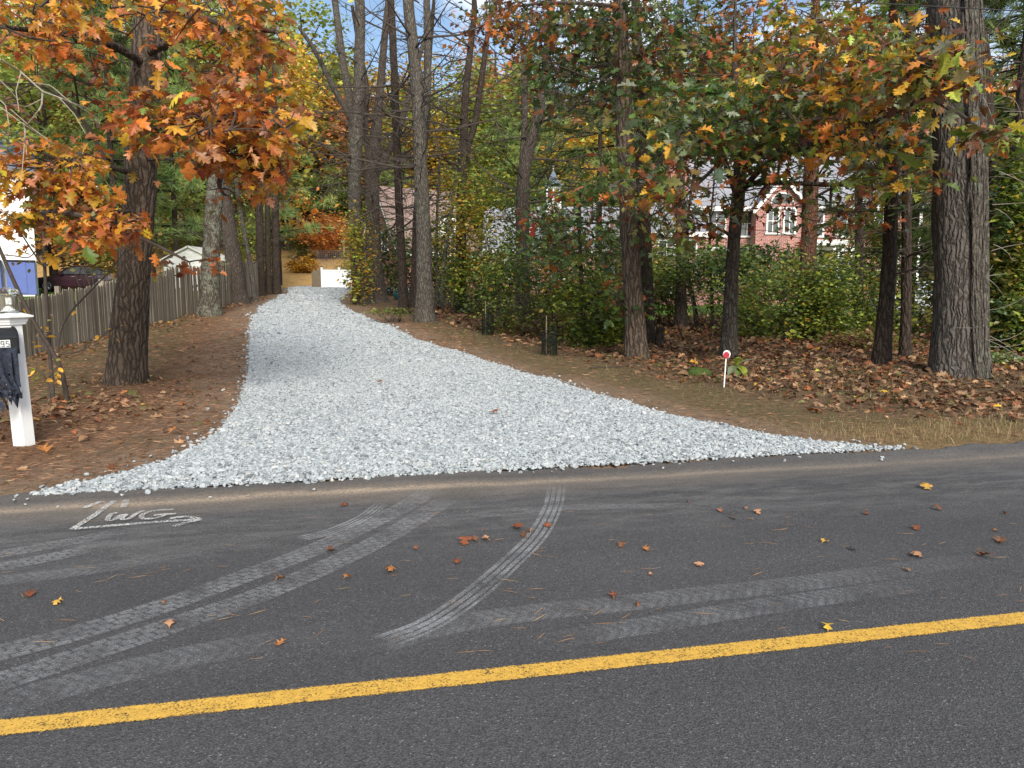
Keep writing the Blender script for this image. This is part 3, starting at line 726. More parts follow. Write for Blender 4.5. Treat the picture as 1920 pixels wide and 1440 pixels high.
# ------------------------------------------------------------ trees
def px_path(pp, Y, lean=0.0):
    return np.array([at(x, y, Y + lean * q) for q, (x, y) in enumerate(pp)])
def trunk_geo(g, P, r_, flare=1.35, sides=14, ground=True, lump=0.035):
    n = max(6, int(np.linalg.norm(P[-1] - P[0]) / 0.35))
    d = np.r_[0, np.cumsum(np.linalg.norm(np.diff(P, axis=0), axis=1))]
    q = np.linspace(0, d[-1], n)
    if ground: q = np.r_[0, 0.12, 0.3, 0.55, q[2:]]; q = np.unique(np.round(q, 3))
    PP = np.stack([np.interp(q, d, P[:, k]) for k in range(3)], 1)
    # ease the corners
    for _ in range(2): PP[1:-1] = 0.25 * PP[:-2] + 0.5 * PP[1:-1] + 0.25 * PP[2:]
    rr = np.interp(q, d, r_)
    if ground: rr = rr * (1 + (flare - 1) * np.exp(-q / 0.32))
    g.tube(PP, rr, sides, lump=lump)
    return PP, rr
def dead_branches(g, P, rr, n, zlo, zhi, lmin=0.8, lmax=3.0, up=(-0.15, 0.35), sub=4, rmin=0.010, rmax=0.028, droop=0.0):
    tips = []
    z = P[:, 2]
    for _ in range(n):
        zz = zlo + rng.random() * max(0.1, min(zhi, z[-1] - 0.2) - zlo); k = int(np.argmin(abs(z - zz)))
        a = P[k]; L = rng.uniform(lmin, lmax); th = rng.uniform(0, 2 * math.pi)
        d = np.array([math.cos(th), math.sin(th), rng.uniform(*up)])
        m_ = 7; t = np.linspace(0, 1, m_)[:, None]
        ctl = rng.standard_normal(3) * 0.16 * L
        Q = a + d * L * t + ctl * (t * t) + np.array([0, 0, (0.22 if rng.random() < 0.65 else -0.10) * L - droop * L]) * t * t + rng.standard_normal((m_, 3)) * 0.02 * L * t
        r0 = rng.uniform(rmin, rmax) * (0.6 + 0.25 * L)
        g.tube(Q, np.linspace(r0, 0.004, m_), 5, cap=False)
        for _ in range(sub):
            s = int(rng.integers(2, m_ - 1)); l2 = L * rng.uniform(0.2, 0.45)
            d2 = d + rng.standard_normal(3) * 0.7; d2 /= np.linalg.norm(d2)
            W = Q[s] + d2 * l2 * np.linspace(0, 1, 4)[:, None] + rng.standard_normal((4, 3)) * 0.03 * l2
            g.tube(W, np.linspace(r0 * 0.4, 0.003, 4), 4, cap=False); tips.append(W[-1])
        tips.append(Q[-1])
    return np.array(tips) if tips else np.zeros((0, 3))

def forest_tree(name, label, cat, pts, widths, mat, limbs=(), dead=None, Y=None, group=None, top=11.0, flare=1.35):
    """pts: photo pixels up the stem from its foot; widths in photo pixels; limbs: (index, [pixels], widths, lean)"""
    foot = ong(*pts[0]); Y = Y or foot[1]
    base = np.array([at(pts[0][0], pts[0][1], Y)[0], Y, 0.0]); base[2] = Hf(base[0], Y)
    root = thing(name, base, label, cat, group)
    P = px_path(pts, Y); P[0] = base - [0, 0, 0.15]
    r_ = np.array(widths, float) * Y / FPX / 2
    if top and P[-1][2] < top:                                   # carry the stem on above the frame
        d = P[-1] - P[-2]; d /= np.linalg.norm(d); d = d * 0.7 + np.array([0, 0, 0.3])
        for q in range(1, 4):
            P = np.vstack([P, P[-1] + d * (top - P[-1][2]) / (4 - q) / max(d[2], 0.3) + [rng.normal(0, .1), rng.normal(0, .1), 0]]); r_ = np.r_[r_, r_[-1] * 0.74]
    g = Geo(); PP, rr = trunk_geo(g, P, r_, flare)
    part('trunk', g, M[mat], root, smooth=True)
    paths = [PP]
    for lp, lw, lean in limbs:
        Q = np.array([at(x, y, Y + lean * (q / max(1, len(lp) - 1))) for q, (x, y) in enumerate(lp)])
        g = Geo(); QQ, _ = trunk_geo(g, Q, np.array(lw, float) * Y / FPX / 2, 1.0, 10, False)
        part('limb', g, M[mat], root, smooth=True); paths.append(QQ)
    if dead:
        g = Geo(); dead_branches(g, PP, rr, *dead[:3], **(dead[3] if len(dead) > 3 else {}))
        for QQ in paths[1:]:
            dead_branches(g, QQ, None, max(3, dead[0] // 4), QQ[0, 2], QQ[-1, 2], 0.5, 1.8)
        part('branches', g, M['twig'], root, kind='stuff')
    return root, paths

def crown(root, limbs, blobs, tmpl, mat='leaf', per=7, parts=0, twig='twig', keep=None, palfn=None):
    """blobs: (cx, cy, rx, ry, d0, d1, clusters, leaf size, palette, spread)"""
    gt = Geo(); allL = []
    for (cx, cy, rx, ry, d0, d1, k, size, pal, spread) in blobs:
        cs = ellipse_pts(k, cx, cy, rx, ry, d0, d1)
        if keep is not None: cs = cs[keep(cs)]
        hub = cs.mean(0)
        lb = curve_to(nearest_on(limbs, hub + [0, 0, -0.3]), hub, 0.06, 9)
        gt.tube(lb, np.linspace(0.045, 0.015, 9), 6, cap=False)
        loc = [lb] + ([] if len(limbs) > 6 else list(limbs))
        for c in cs:
            a = nearest_on(loc, c + [0, 0, -0.1])
            q = curve_to(a, c, rng.uniform(-0.02, 0.12), 5)
            gt.tube(q, np.linspace(0.012 if np.linalg.norm(c - a) < 1.2 else 0.02, 0.004, 5), 4, cap=False)
            if np.linalg.norm(c - a) > 0.6: loc.append(q)
        ros = rosettes(cs, per, size, pal, spread)
        if keep is not None: kp = keep(ros[0]); ros = [q[kp] for q in ros]
        allL.append(ros)
    L = [np.concatenate([q[k] for q in allL]) for k in range(4)]
    if parts:
        d = L[0] - np.array([0, 0, CAMZ]); u = d[:, 0] / d[:, 1] * FPX + 960; vpx = HOR - d[:, 2] / d[:, 1] * FPX
        score = L[2] / d[:, 1] * ((u > 0) & (u < 1920) & (vpx > 0))
        first = np.argsort(-score)[:parts]; rest = np.setdiff1d(np.arange(len(L[0])), first)
    else:
        first = []; rest = np.arange(len(L[0]))
    g = Geo(); add_leaves(g, tmpl, [q[rest] for q in L])
    part('crown', g, M[mat], root, kind='stuff')
    part('twigs', gt, M[twig], root, kind='stuff')
    org = np.array(root.location)
    cache = {}
    for q in first:                                             # the leaves that show largest, one object each
        c = L[3][q]; key = (int(rng.integers(0, len(tmpl))), tuple(np.round(np.sqrt(c) * 9).astype(int)))
        if key not in cache:
            gg = Geo(); gg.add(tmpl[key[0]][0], tmpl[key[0]][1], c); cache[key] = gg.mesh('leaf', M[mat])
        o = link('leaf', cache[key], root)
        m4 = Matrix.Identity(4); r3 = L[1][q] * L[2][q]
        for a_ in range(3):
            for b_ in range(3): m4[a_][b_] = r3[a_, b_]
            m4[a_][3] = L[0][q][a_] - org[a_]
        o.matrix_basis = m4

# --- the big oak on the left, hung with orange leaves
oak, oakp = forest_tree('oak_tree', 'furrowed oak with bright orange leaves between the drive and the mailbox', 'tree',
    [(235, 718), (243, 600), (254, 480), (264, 330), (272, 160), (276, 40)], [72, 62, 56, 55, 52, 46], 'bark_oak', top=10.0, flare=1.22,
    limbs=[([(268, 250), (330, 255), (390, 235), (450, 215)], [14, 10, 7, 4], -3.4), ([(262, 330), (200, 310), (120, 300), (40, 310)], [12, 9, 6, 4], -3.6),
           ([(274, 100), (360, 60), (440, 50), (520, 60)], [16, 12, 8, 5], -4.0), ([(272, 120), (190, 70), (90, 60), (0, 50)], [16, 12, 8, 5], -4.2),
           ([(258, 400), (215, 395), (160, 410), (90, 400)], [9, 7, 5, 3], -3.8), ([(268, 300), (325, 296), (370, 308), (415, 330)], [6, 4.5, 3.5, 2], -2.0)])
LPAL = [(RUST, .24), (ORANGE, .34), (YELLOW, .13), (BROWN, .07), (SALMON, .18), (GREEN, .04)]
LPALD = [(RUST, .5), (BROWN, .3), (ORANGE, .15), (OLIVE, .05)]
LPALY = [(ORANGE, .34), (YELLOW, .34), (RUST, .12), (OLIVE, .10), (SALMON, .10)]
def to_px(c):
    d = np.atleast_2d(c) - [0, 0, CAMZ]; return d[:, 0] / d[:, 1] * FPX + 960, HOR - d[:, 2] / d[:, 1] * FPX
def oak_keep(c):
    u, v = to_px(c); r_ = rng.random(len(u))
    bad = ((u > 240) & (u < 306) & (v > 58) & (v < 172) & (r_ < .93)) | ((u > 228) & (u < 298) & (v > 296) & (v < 402) & (r_ < .85)) | ((u > 222) & (u < 292) & (v > 478)) | ((v > 395) & (u > 292) & (v < 470) & (u < 400) & (r_ < .92))
    bad |= (u > 556 + 36 * np.exp(-((v - 220) / 60) ** 2)) | ((v > 385) & (u > 430)) | ((u > 30) & (u < 238) & (v > 140) & (v < 262) & (r_ < .55)) | ((u > 296) & (u < 430) & (v > 325) & (v < 395) & (r_ < .7))
    bad |= ((u > 306) & (u < 440) & (v > 92) & (v < 132) & (r_ < .6)) | (np.sin(u * .043 + 1.7 * np.sin(v * .031)) * np.sin(v * .052 + u * .012) > .62)
    return ~bad
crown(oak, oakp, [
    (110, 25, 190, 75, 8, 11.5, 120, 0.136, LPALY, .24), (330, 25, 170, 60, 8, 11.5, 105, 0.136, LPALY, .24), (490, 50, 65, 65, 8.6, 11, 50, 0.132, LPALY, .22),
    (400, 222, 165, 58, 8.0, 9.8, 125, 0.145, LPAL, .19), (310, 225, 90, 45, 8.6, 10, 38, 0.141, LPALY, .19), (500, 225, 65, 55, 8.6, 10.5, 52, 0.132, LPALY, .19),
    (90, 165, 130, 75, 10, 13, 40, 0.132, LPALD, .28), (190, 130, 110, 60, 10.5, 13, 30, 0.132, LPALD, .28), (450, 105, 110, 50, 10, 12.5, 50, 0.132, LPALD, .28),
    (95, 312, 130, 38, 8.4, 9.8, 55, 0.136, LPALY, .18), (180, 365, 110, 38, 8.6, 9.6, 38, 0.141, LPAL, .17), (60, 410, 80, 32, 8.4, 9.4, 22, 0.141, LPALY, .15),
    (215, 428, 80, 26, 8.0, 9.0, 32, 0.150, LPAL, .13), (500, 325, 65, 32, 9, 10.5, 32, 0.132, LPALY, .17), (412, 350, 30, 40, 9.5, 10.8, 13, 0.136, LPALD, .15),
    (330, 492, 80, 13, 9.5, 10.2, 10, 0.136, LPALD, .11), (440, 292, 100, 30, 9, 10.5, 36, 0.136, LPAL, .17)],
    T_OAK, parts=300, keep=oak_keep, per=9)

# --- the stems along the left fence
forest_tree('lichen_tree', 'grey trunk blotched with pale lichen in front of the fence', 'tree', [(392, 592), (393, 540), (396, 470), (400, 400), (412, 250), (440, 100), (446, 0)], [42, 34, 31, 30, 28, 27, 25], 'bark_lichen', dead=(10, 3, 7, dict(lmax=2.2)))
forest_tree('pine_tree', 'smooth brown pine trunk leaning along the fence beyond the lichen trunk', 'tree', [(447, 568), (440, 500), (428, 420), (420, 360), (405, 240), (395, 120)], [36, 30, 26, 24, 22, 20], 'bark_pine', dead=(12, 3, 8, dict(lmax=2.5)))
forest_tree('sapling', 'thin leaning grey sapling stem against the fence', 'tree', [(480, 566), (472, 510), (462, 460), (450, 390), (436, 300)], [10, 9, 8, 7, 6], 'bark_grey', dead=(10, 2.5, 6, dict(lmax=1.5)), top=8)
for q, (x, w_, lab) in enumerate([(489, 15, 'dark trunk at the far end of the fence beside the drive'), (504, 10, 'slim dark trunk between two stouter ones at the fence end'), (519, 14, 'dark trunk nearest the gravel at the fence end')]):
    forest_tree('pine_tree', lab, 'tree', [(x, 553 - q), (x - 1, 500), (x - 2, 440), (x - 3, 330), (x - 4, 200)], [w_ * 1.2, w_, w_ * .95, w_ * .85, w_ * .7], 'bark_dark', dead=(10, 4, 11, dict(lmax=2.5)), Y=39.0 + q * .8, top=14)

# --- the stems to the right of the drive
DB = dict(lmin=1.0, lmax=4.6, sub=6, rmin=.010, rmax=.034)
forest_tree('maple_tree', 'grey maple with twin upper stems at the bend of the drive', 'tree', [(682, 552), (672, 500), (666, 440), (664, 360), (667, 280), (674, 140), (676, 0)], [40, 28, 24, 23, 24, 20, 18], 'bark_grey', Y=33,
    limbs=[([(664, 275), (655, 180), (640, 100), (628, 0)], [17, 15, 14, 12], 0.8), ([(660, 225), (625, 165), (592, 95), (560, 50)], [11, 10, 8, 6], -1.5)], dead=(40, 4.5, 13, DB), top=15)
forest_tree('maple_tree', 'brown maple dividing into three limbs just beyond the bend', 'tree', [(706, 555), (702, 500), (699, 430), (697, 350), (700, 290), (712, 180), (722, 60), (728, 0)], [40, 30, 27, 27, 24, 15, 12, 11], 'bark_pine', Y=34.5,
    limbs=[([(702, 330), (726, 290), (750, 240), (764, 190), (785, 110), (800, 60)], [16, 14, 13, 12, 9, 7], 1), ([(695, 320), (684, 250), (690, 170), (672, 80), (660, 10)], [12, 10, 9, 8, 6], -1)], dead=(36, 4.5, 13, DB), top=15)
forest_tree('pine_tree', 'slim straight pine left of the stout grey pine', 'tree', [(757, 588), (755, 520), (749, 400), (745, 300), (741, 180), (736, 60), (733, 0)], [20, 16, 15, 14, 14, 13, 12], 'bark_dark', dead=(36, 3.5, 10, DB), top=12)
forest_tree('pine_tree', 'stout grey pine with flaky bark in fallen leaves beside the drive', 'tree', [(797, 602), (796, 540), (795, 450), (789, 330), (785, 200), (776, 100), (764, 0)], [38, 31, 29, 26, 24, 21, 19], 'bark_grey',
    limbs=[([(790, 240), (802, 190), (802, 100), (800, 0)], [13, 15, 14, 13], 0.5)], dead=(43, 3.2, 10, DB), top=12)
forest_tree('pine_tree', 'dark pine trunk half hidden behind the stout grey pine', 'tree', [(778, 578), (779, 500), (781, 400), (800, 230), (803, 100)], [22, 16, 14, 13, 12], 'bark_dark', dead=(14, 4, 11, DB), top=13)
forest_tree('sapling', 'thin grey sapling right of the stout grey pine', 'tree', [(820, 560), (818, 470), (820, 380), (826, 280)], [7, 6, 5, 4], 'bark_grey', dead=(14, 2.5, 8, dict(lmax=1.6)), Y=31, top=8)
forest_tree('sapling', 'thin pale sapling curving up before the evergreen bushes', 'tree', [(826, 556), (832, 500), (838, 440), (850, 380), (856, 300)], [8, 7, 7, 6, 5], 'bark_lichen', dead=(14, 2.5, 8, dict(lmax=1.6)), Y=30, top=8)
forest_tree('pine_tree', 'forked dark pine rising from the green shrubs', 'tree', [(862, 560), (864, 500), (865, 400), (869, 280), (872, 180), (886, 60), (892, 0)], [24, 20, 19, 16, 13, 11, 10], 'bark_dark', Y=29,
    limbs=[([(868, 300), (890, 240), (901, 160), (912, 80), (920, 20)], [12, 12, 11, 9, 8], .5)], dead=(40, 4, 12, DB), top=13)
forest_tree('pine_tree', 'crooked brown pine behind the green shrubs', 'tree', [(981, 575), (980, 500), (979, 400), (982, 310), (1003, 245), (1018, 180), (1026, 100), (1030, 20)], [30, 26, 25, 23, 19, 17, 15, 13], 'bark_pine', Y=25,
    limbs=[([(978, 330), (983, 260), (985, 180), (980, 90)], [13, 12, 11, 9], 1)], dead=(36, 3.5, 10, DB), top=12)
t13, p13 = forest_tree('oak_tree', 'tall oak trunk standing in leaf litter in front of a slimmer one', 'tree', [(1195, 672), (1190, 600), (1184, 500), (1176, 380), (1171, 250), (1166, 120), (1161, 0)], [44, 37, 34, 31, 29, 27, 26], 'bark_oak', dead=(16, 3, 8, dict(lmax=2.2)), top=11)
t14, p14 = forest_tree('oak_tree', 'slim dark oak close behind the tall oak', 'tree', [(1214, 646), (1213, 560), (1209, 450), (1203, 330), (1199, 200), (1194, 80), (1190, 0)], [30, 25, 23, 22, 20, 18, 16], 'bark_dark', dead=(12, 3, 9, dict(lmax=2.2)), top=11)
forest_tree('pine_tree', 'dark pine trunk standing before the green lawn', 'tree', [(1277, 608), (1277, 520), (1276, 420), (1275, 300), (1272, 150), (1270, 20)], [24, 19, 18, 17, 16, 14], 'bark_pine', Y=24.5, dead=(16, 4, 10, DB), top=12)
forest_tree('sapling', 'thin sapling leaning away beside the dark lawn pine', 'tree', [(1310, 600), (1300, 560), (1290, 525), (1287, 480), (1290, 400)], [9, 8, 7, 6, 5], 'bark_dark', Y=25.5, dead=(8, 2, 6, dict(lmax=1.4)), top=7)
forest_tree('sapling', 'pair of thin stems in front of the lawn hedge', 'tree', [(1338, 602), (1334, 540), (1330, 480), (1332, 400)], [7, 6, 5, 4], 'bark_dark', Y=25.0, dead=(8, 2, 6, dict(lmax=1.4)), top=7)
ro, rop = forest_tree('oak_tree', 'crooked grey oak with mixed green and orange leaves beside the red marker', 'tree', [(1366, 668), (1369, 590), (1372, 510), (1377, 430), (1384, 380), (1388, 330), (1386, 270), (1378, 200)], [34, 27, 24, 23, 24, 23, 18, 13], 'bark_crooked', top=7.5, flare=1.25,
    limbs=[([(1388, 350), (1425, 335), (1470, 345), (1560, 345), (1660, 350)], [12, 10, 8, 7, 4], -2.5), ([(1386, 375), (1372, 350), (1362, 300), (1345, 255), (1290, 235)], [13, 11, 9, 7, 4], -2), ([(1390, 320), (1440, 270), (1500, 215), (1580, 160), (1660, 100)], [14, 12, 10, 8, 5], -4),
           ([(1388, 360), (1440, 300), (1500, 280), (1620, 240), (1740, 180)], [11, 9, 8, 6, 4], -5.5)], dead=(10, 2.8, 6, dict(lmax=2)))
RPAL = [(GREEN, .22), (DKGREEN, .14), (OLIVE, .16), (BROWN, .14), (RUST, .14), (YELLOW, .08), (PALE, .08), (ORANGE, .06)]
RPALO = [(BROWN, .12), (RUST, .10), (ORANGE, .09), (YELLOW, .18), (OLIVE, .20), (YGREEN, .08), (GREEN, .11), (PALE, .06), (TANL, .06)]
RPALG = [(DKGREEN, .35), (GREEN, .27), (OLIVE, .16), (PALE, .10), (RUST, .08), (YELLOW, .04)]
crown(ro, rop, [
    (1290, 225, 110, 70, 12.5, 15.5, 75, .19, RPALG, .26), (1400, 225, 110, 70, 12.5, 15.5, 80, .19, RPALG, .26), (1230, 330, 80, 50, 12.5, 14.5, 34, .18, RPAL, .24),
    (1420, 300, 90, 35, 12.5, 15, 26, .18, RPAL, .22), (1560, 225, 120, 70, 11.5, 14, 64, .18, RPAL, .25), (1640, 240, 90, 65, 10.5, 13, 52, .17, RPALO, .24),
    (1500, 130, 110, 75, 12, 16, 70, .17, RPALO, .26), (1620, 110, 100, 70, 11, 14, 66, .17, RPALO, .25), (1740, 125, 80, 45, 9.6, 10.8, 46, .165, RPALO, .20),
    (1770, 160, 60, 32, 9.8, 11, 18, .165, RPALO, .18), (1670, 335, 90, 24, 10.8, 12.4, 24, .165, RPALO, .18), (1620, 390, 60, 40, 13, 15, 18, .17, RPAL, .2), (1840, 255, 50, 16, 10, 11, 14, .165, RPALO, .13),
    (1560, 40, 130, 45, 13, 16, 60, .16, RPALO, .26), (1420, 365, 110, 45, 14, 17, 24, .15, RPAL, .26), (1560, 390, 80, 50, 13, 16, 22, .15, RPAL, .25), (1245, 400, 60, 60, 14, 16, 22, .15, RPAL, .25), (1300, 420, 60, 50, 14, 16, 14, .18, RPAL, .22)],
    T_OAK, parts=300, per=7)
MPAL = [(DKGREEN, .42), (GREEN, .16), (OLIVE, .15), (BROWN, .12), (RUST, .10), (PALE, .05)]
MPALO = [(BROWN, .25), (RUST, .30), (ORANGE, .18), (OLIVE, .17), (DKGREEN, .10)]
crown(t13, p13, [(1060, 60, 110, 70, 16, 20, 110, .17, MPAL, .34), (1060, 160, 80, 60, 16, 20, 55, .17, MPAL, .32), (970, 40, 70, 50, 15, 19, 44, .17, MPALO, .30), (1190, 60, 100, 75, 15, 18, 105, .17, MPAL, .34),
    (1180, 165, 80, 55, 15, 18, 40, .17, MPAL, .30), (900, 25, 50, 35, 16, 19, 18, .16, MPALO, .28)], T_PIN, per=8)
crown(t14, p14, [(1290, 60, 100, 80, 17, 21, 105, .17, MPAL, .34), (1290, 140, 90, 60, 17, 21, 55, .17, MPALO, .32), (1400, 60, 90, 80, 17, 21, 60, .17, MPALO, .34), (1230, 190, 60, 50, 17, 20, 22, .17, MPAL, .3)], T_PIN, per=8)
yo, yop = forest_tree('young_oak', 'young oak low in the shrubs with green and red leaves', 'tree', [(1095, 640), (1092, 560), (1088, 480), (1085, 400), (1088, 350)], [9, 8, 7, 6, 4], 'bark_dark', top=None)
crown(yo, yop, [(1080, 400, 105, 45, 17, 20, 62, .16, [(DKGREEN, .56), (GREEN, .26), (REDL, .06), (RUST, .12)], .28), (1090, 470, 115, 55, 17, 20, 62, .16, [(DKGREEN, .56), (GREEN, .26), (REDL, .06), (RUST, .12)], .28), (1170, 565, 45, 35, 16, 17.5, 18, .15, [(DKGREEN, .4), (GREEN, .3), (RUST, .3)], .22)], T_PIN, per=8)
forest_tree('cedar_tree', 'reddish brown trunk in front of the pink brick house', 'tree', [(1508, 625), (1512, 540), (1517, 440), (1521, 330), (1524, 200), (1528, 60)], [32, 29, 28, 27, 23, 20], 'bark_red', Y=21.5, dead=(26, 3, 9, DB), top=11)
forest_tree('sapling', 'thin dark trunk between the reddish trunk and the leaning pair', 'tree', [(1608, 640), (1609, 560), (1612, 470), (1610, 380), (1606, 250)], [18, 16, 15, 13, 10], 'bark_dark', Y=20.5, dead=(20, 2, 7, dict(lmax=2)), top=9)
forest_tree('pine_tree', 'leaning dark trunk with tangled dead twigs left of the huge trunk', 'tree', [(1650, 684), (1660, 600), (1666, 520), (1670, 430), (1672, 330), (1670, 200)], [32, 28, 26, 25, 22, 18], 'bark_dark', dead=(40, 1.6, 7, dict(lmin=.6, lmax=2.4, sub=5)), top=10)
forest_tree('pine_tree', 'slim straight dark trunk beside the huge grey trunk', 'tree', [(1697, 672), (1699, 580), (1700, 480), (1700, 380), (1698, 250)], [21, 18, 17, 16, 14], 'bark_dark', dead=(26, 2, 7, dict(lmin=.6, lmax=2.0)), top=10)
bt, btp = forest_tree('pine_tree', 'huge grey pine trunk wrapped with hairy vine on one side', 'tree', [(1794, 702), (1796, 640), (1797, 560), (1796, 420), (1793, 280), (1788, 140), (1783, 0)], [98, 89, 84, 82, 80, 75, 71], 'bark_huge', top=10, flare=1.16)
g = Geo(); Yb = bt.location[1]; rb = 42 * Yb / FPX
for q in range(64):                                  # the vine: ropes of stem clinging to the right of the trunk
    th0 = rng.uniform(-1.45, -0.2) ; z0 = Hf(bt.location[0], Yb); zs = np.linspace(0, rng.uniform(3.5, 7.5), 16)
    th = th0 + np.cumsum(rng.normal(0, 0.05, 16)); Pb = np.array([np.interp(z + z0, btp[0][:, 2], btp[0][:, k]) for z in zs for k in (0, 1)]).reshape(-1, 2)
    rr_ = rb * 1.02 * (1 + 0.30 * np.exp(-zs / 0.32)) + rng.uniform(0, .05)
    g.tube(np.stack([Pb[:, 0] + rr_ * np.cos(th), Pb[:, 1] + rr_ * np.sin(th), zs + z0 - 0.05], 1), rng.uniform(0.008, 0.022), 5, cap=False, lump=.1)
part('vine', g, M['bark_grey'], bt, kind='stuff')
g = Geo()
for q in range(30):
    z0 = rng.uniform(0.3, 5); th = rng.uniform(-2.2, .6); c = np.array([bt.location[0], Yb, Hf(bt.location[0], Yb)])
    a_ = c + [rb * math.cos(th), rb * math.sin(th), z0]; d = np.array([math.cos(th), math.sin(th) - .2, rng.uniform(-.6, .5)])
    t = np.linspace(0, 1, 6)[:, None]; Lw = rng.uniform(.2, .8)
    g.tube(a_ + d * Lw * t + rng.standard_normal(3) * .15 * t * t, np.linspace(.006, .002, 6), 4, cap=False)
part('vine_shoots', g, M['twig_pale'], bt, kind='stuff')
forest_tree('pine_tree', 'dark trunk close behind the huge trunk smothered in leafy vine', 'tree', [(1862, 660), (1861, 560), (1858, 420), (1852, 280), (1846, 100)], [34, 30, 28, 26, 22], 'bark_dark', Y=18, dead=(12, 3, 8, dict(lmax=2)), top=10)
forest_tree('pine_tree', 'dark trunk rising from the leafy vines beyond the huge trunk', 'tree', [(1907, 640), (1908, 540), (1912, 420), (1914, 300)], [34, 30, 27, 24], 'bark_dark', Y=19, dead=(12, 3, 8, dict(lmax=2)), top=10)

# ------------------------------------------------------------ shrubs
def shrub(name, label, cx, cy, rx, ry, Y, n, size, pal, stems=6, group=None, clump=30, tm=None, mat='leaf'):
    n = int(n * 2.1); size *= 1.15
    c = at(cx, cy, Y); k = Y / FPX; ax, az, ay = rx * k, ry * k, max(rx * k * 0.8, 0.35)
    base = np.array([c[0], Y, Hf(c[0], Y)]); root = thing(name, base, label, 'shrub', group)
    u = rand_dir(clump) * rng.uniform(0.45, 1.0, (clump, 1)) ** 0.6
    cl_ = c + u * [ax, ay, az]; cl_[:, 2] = np.maximum(cl_[:, 2], H(cl_[:, 0], cl_[:, 1]) + 0.08)
    m_ = rng.integers(0, clump, n); p = cl_[m_] + rng.standard_normal((n, 3)) * np.array([ax, ay, az]) * 0.24
    p[:, 2] = np.maximum(p[:, 2], H(p[:, 0], p[:, 1]) + 0.02)
    d = rand_dir(n, -0.6, 0.5); rot = basis(d, None, rng.normal(0, 0.6, n))
    cm = pick(pal, clump)[m_]; co = pick(pal, n)
    cc = np.where(rng.random((n, 1)) < .55, cm, co) * rng.lognormal(0, .25, (n, 1)) * rng.lognormal(0, .07, (n, 3))
    g = Geo(); add_leaves(g, tm or [T_SMALL], (p, rot, size * rng.lognormal(0, .3, n), np.clip(cc, .004, .8)))
    part('foliage', g, M[mat], root, kind='stuff')
    g = Geo()
    for q in range(max(stems, clump // 2)):
        b = base + [rng.normal(0, ax * .3), rng.normal(0, ay * .3), 0]; b[2] = Hf(b[0], b[1]) - .05
        g.tube(curve_to(b, cl_[q % clump], rng.uniform(-.05, .1), 6), np.linspace(.016, .004, 6), 5, cap=False)
    part('stems', g, M['twig'], root, kind='stuff')
    return root
SG = [(GREEN, .42), (DKGREEN, .20), (YGREEN, .30), (YELLOW, .03), (OLIVE, .1)]
SGD = [(DKGREEN, .42), (GREEN, .42), (OLIVE, .1), (YGREEN, .06)]
SGY = [(YGREEN, .5), (GREEN, .25), (YELLOW, .15), (OLIVE, .1)]
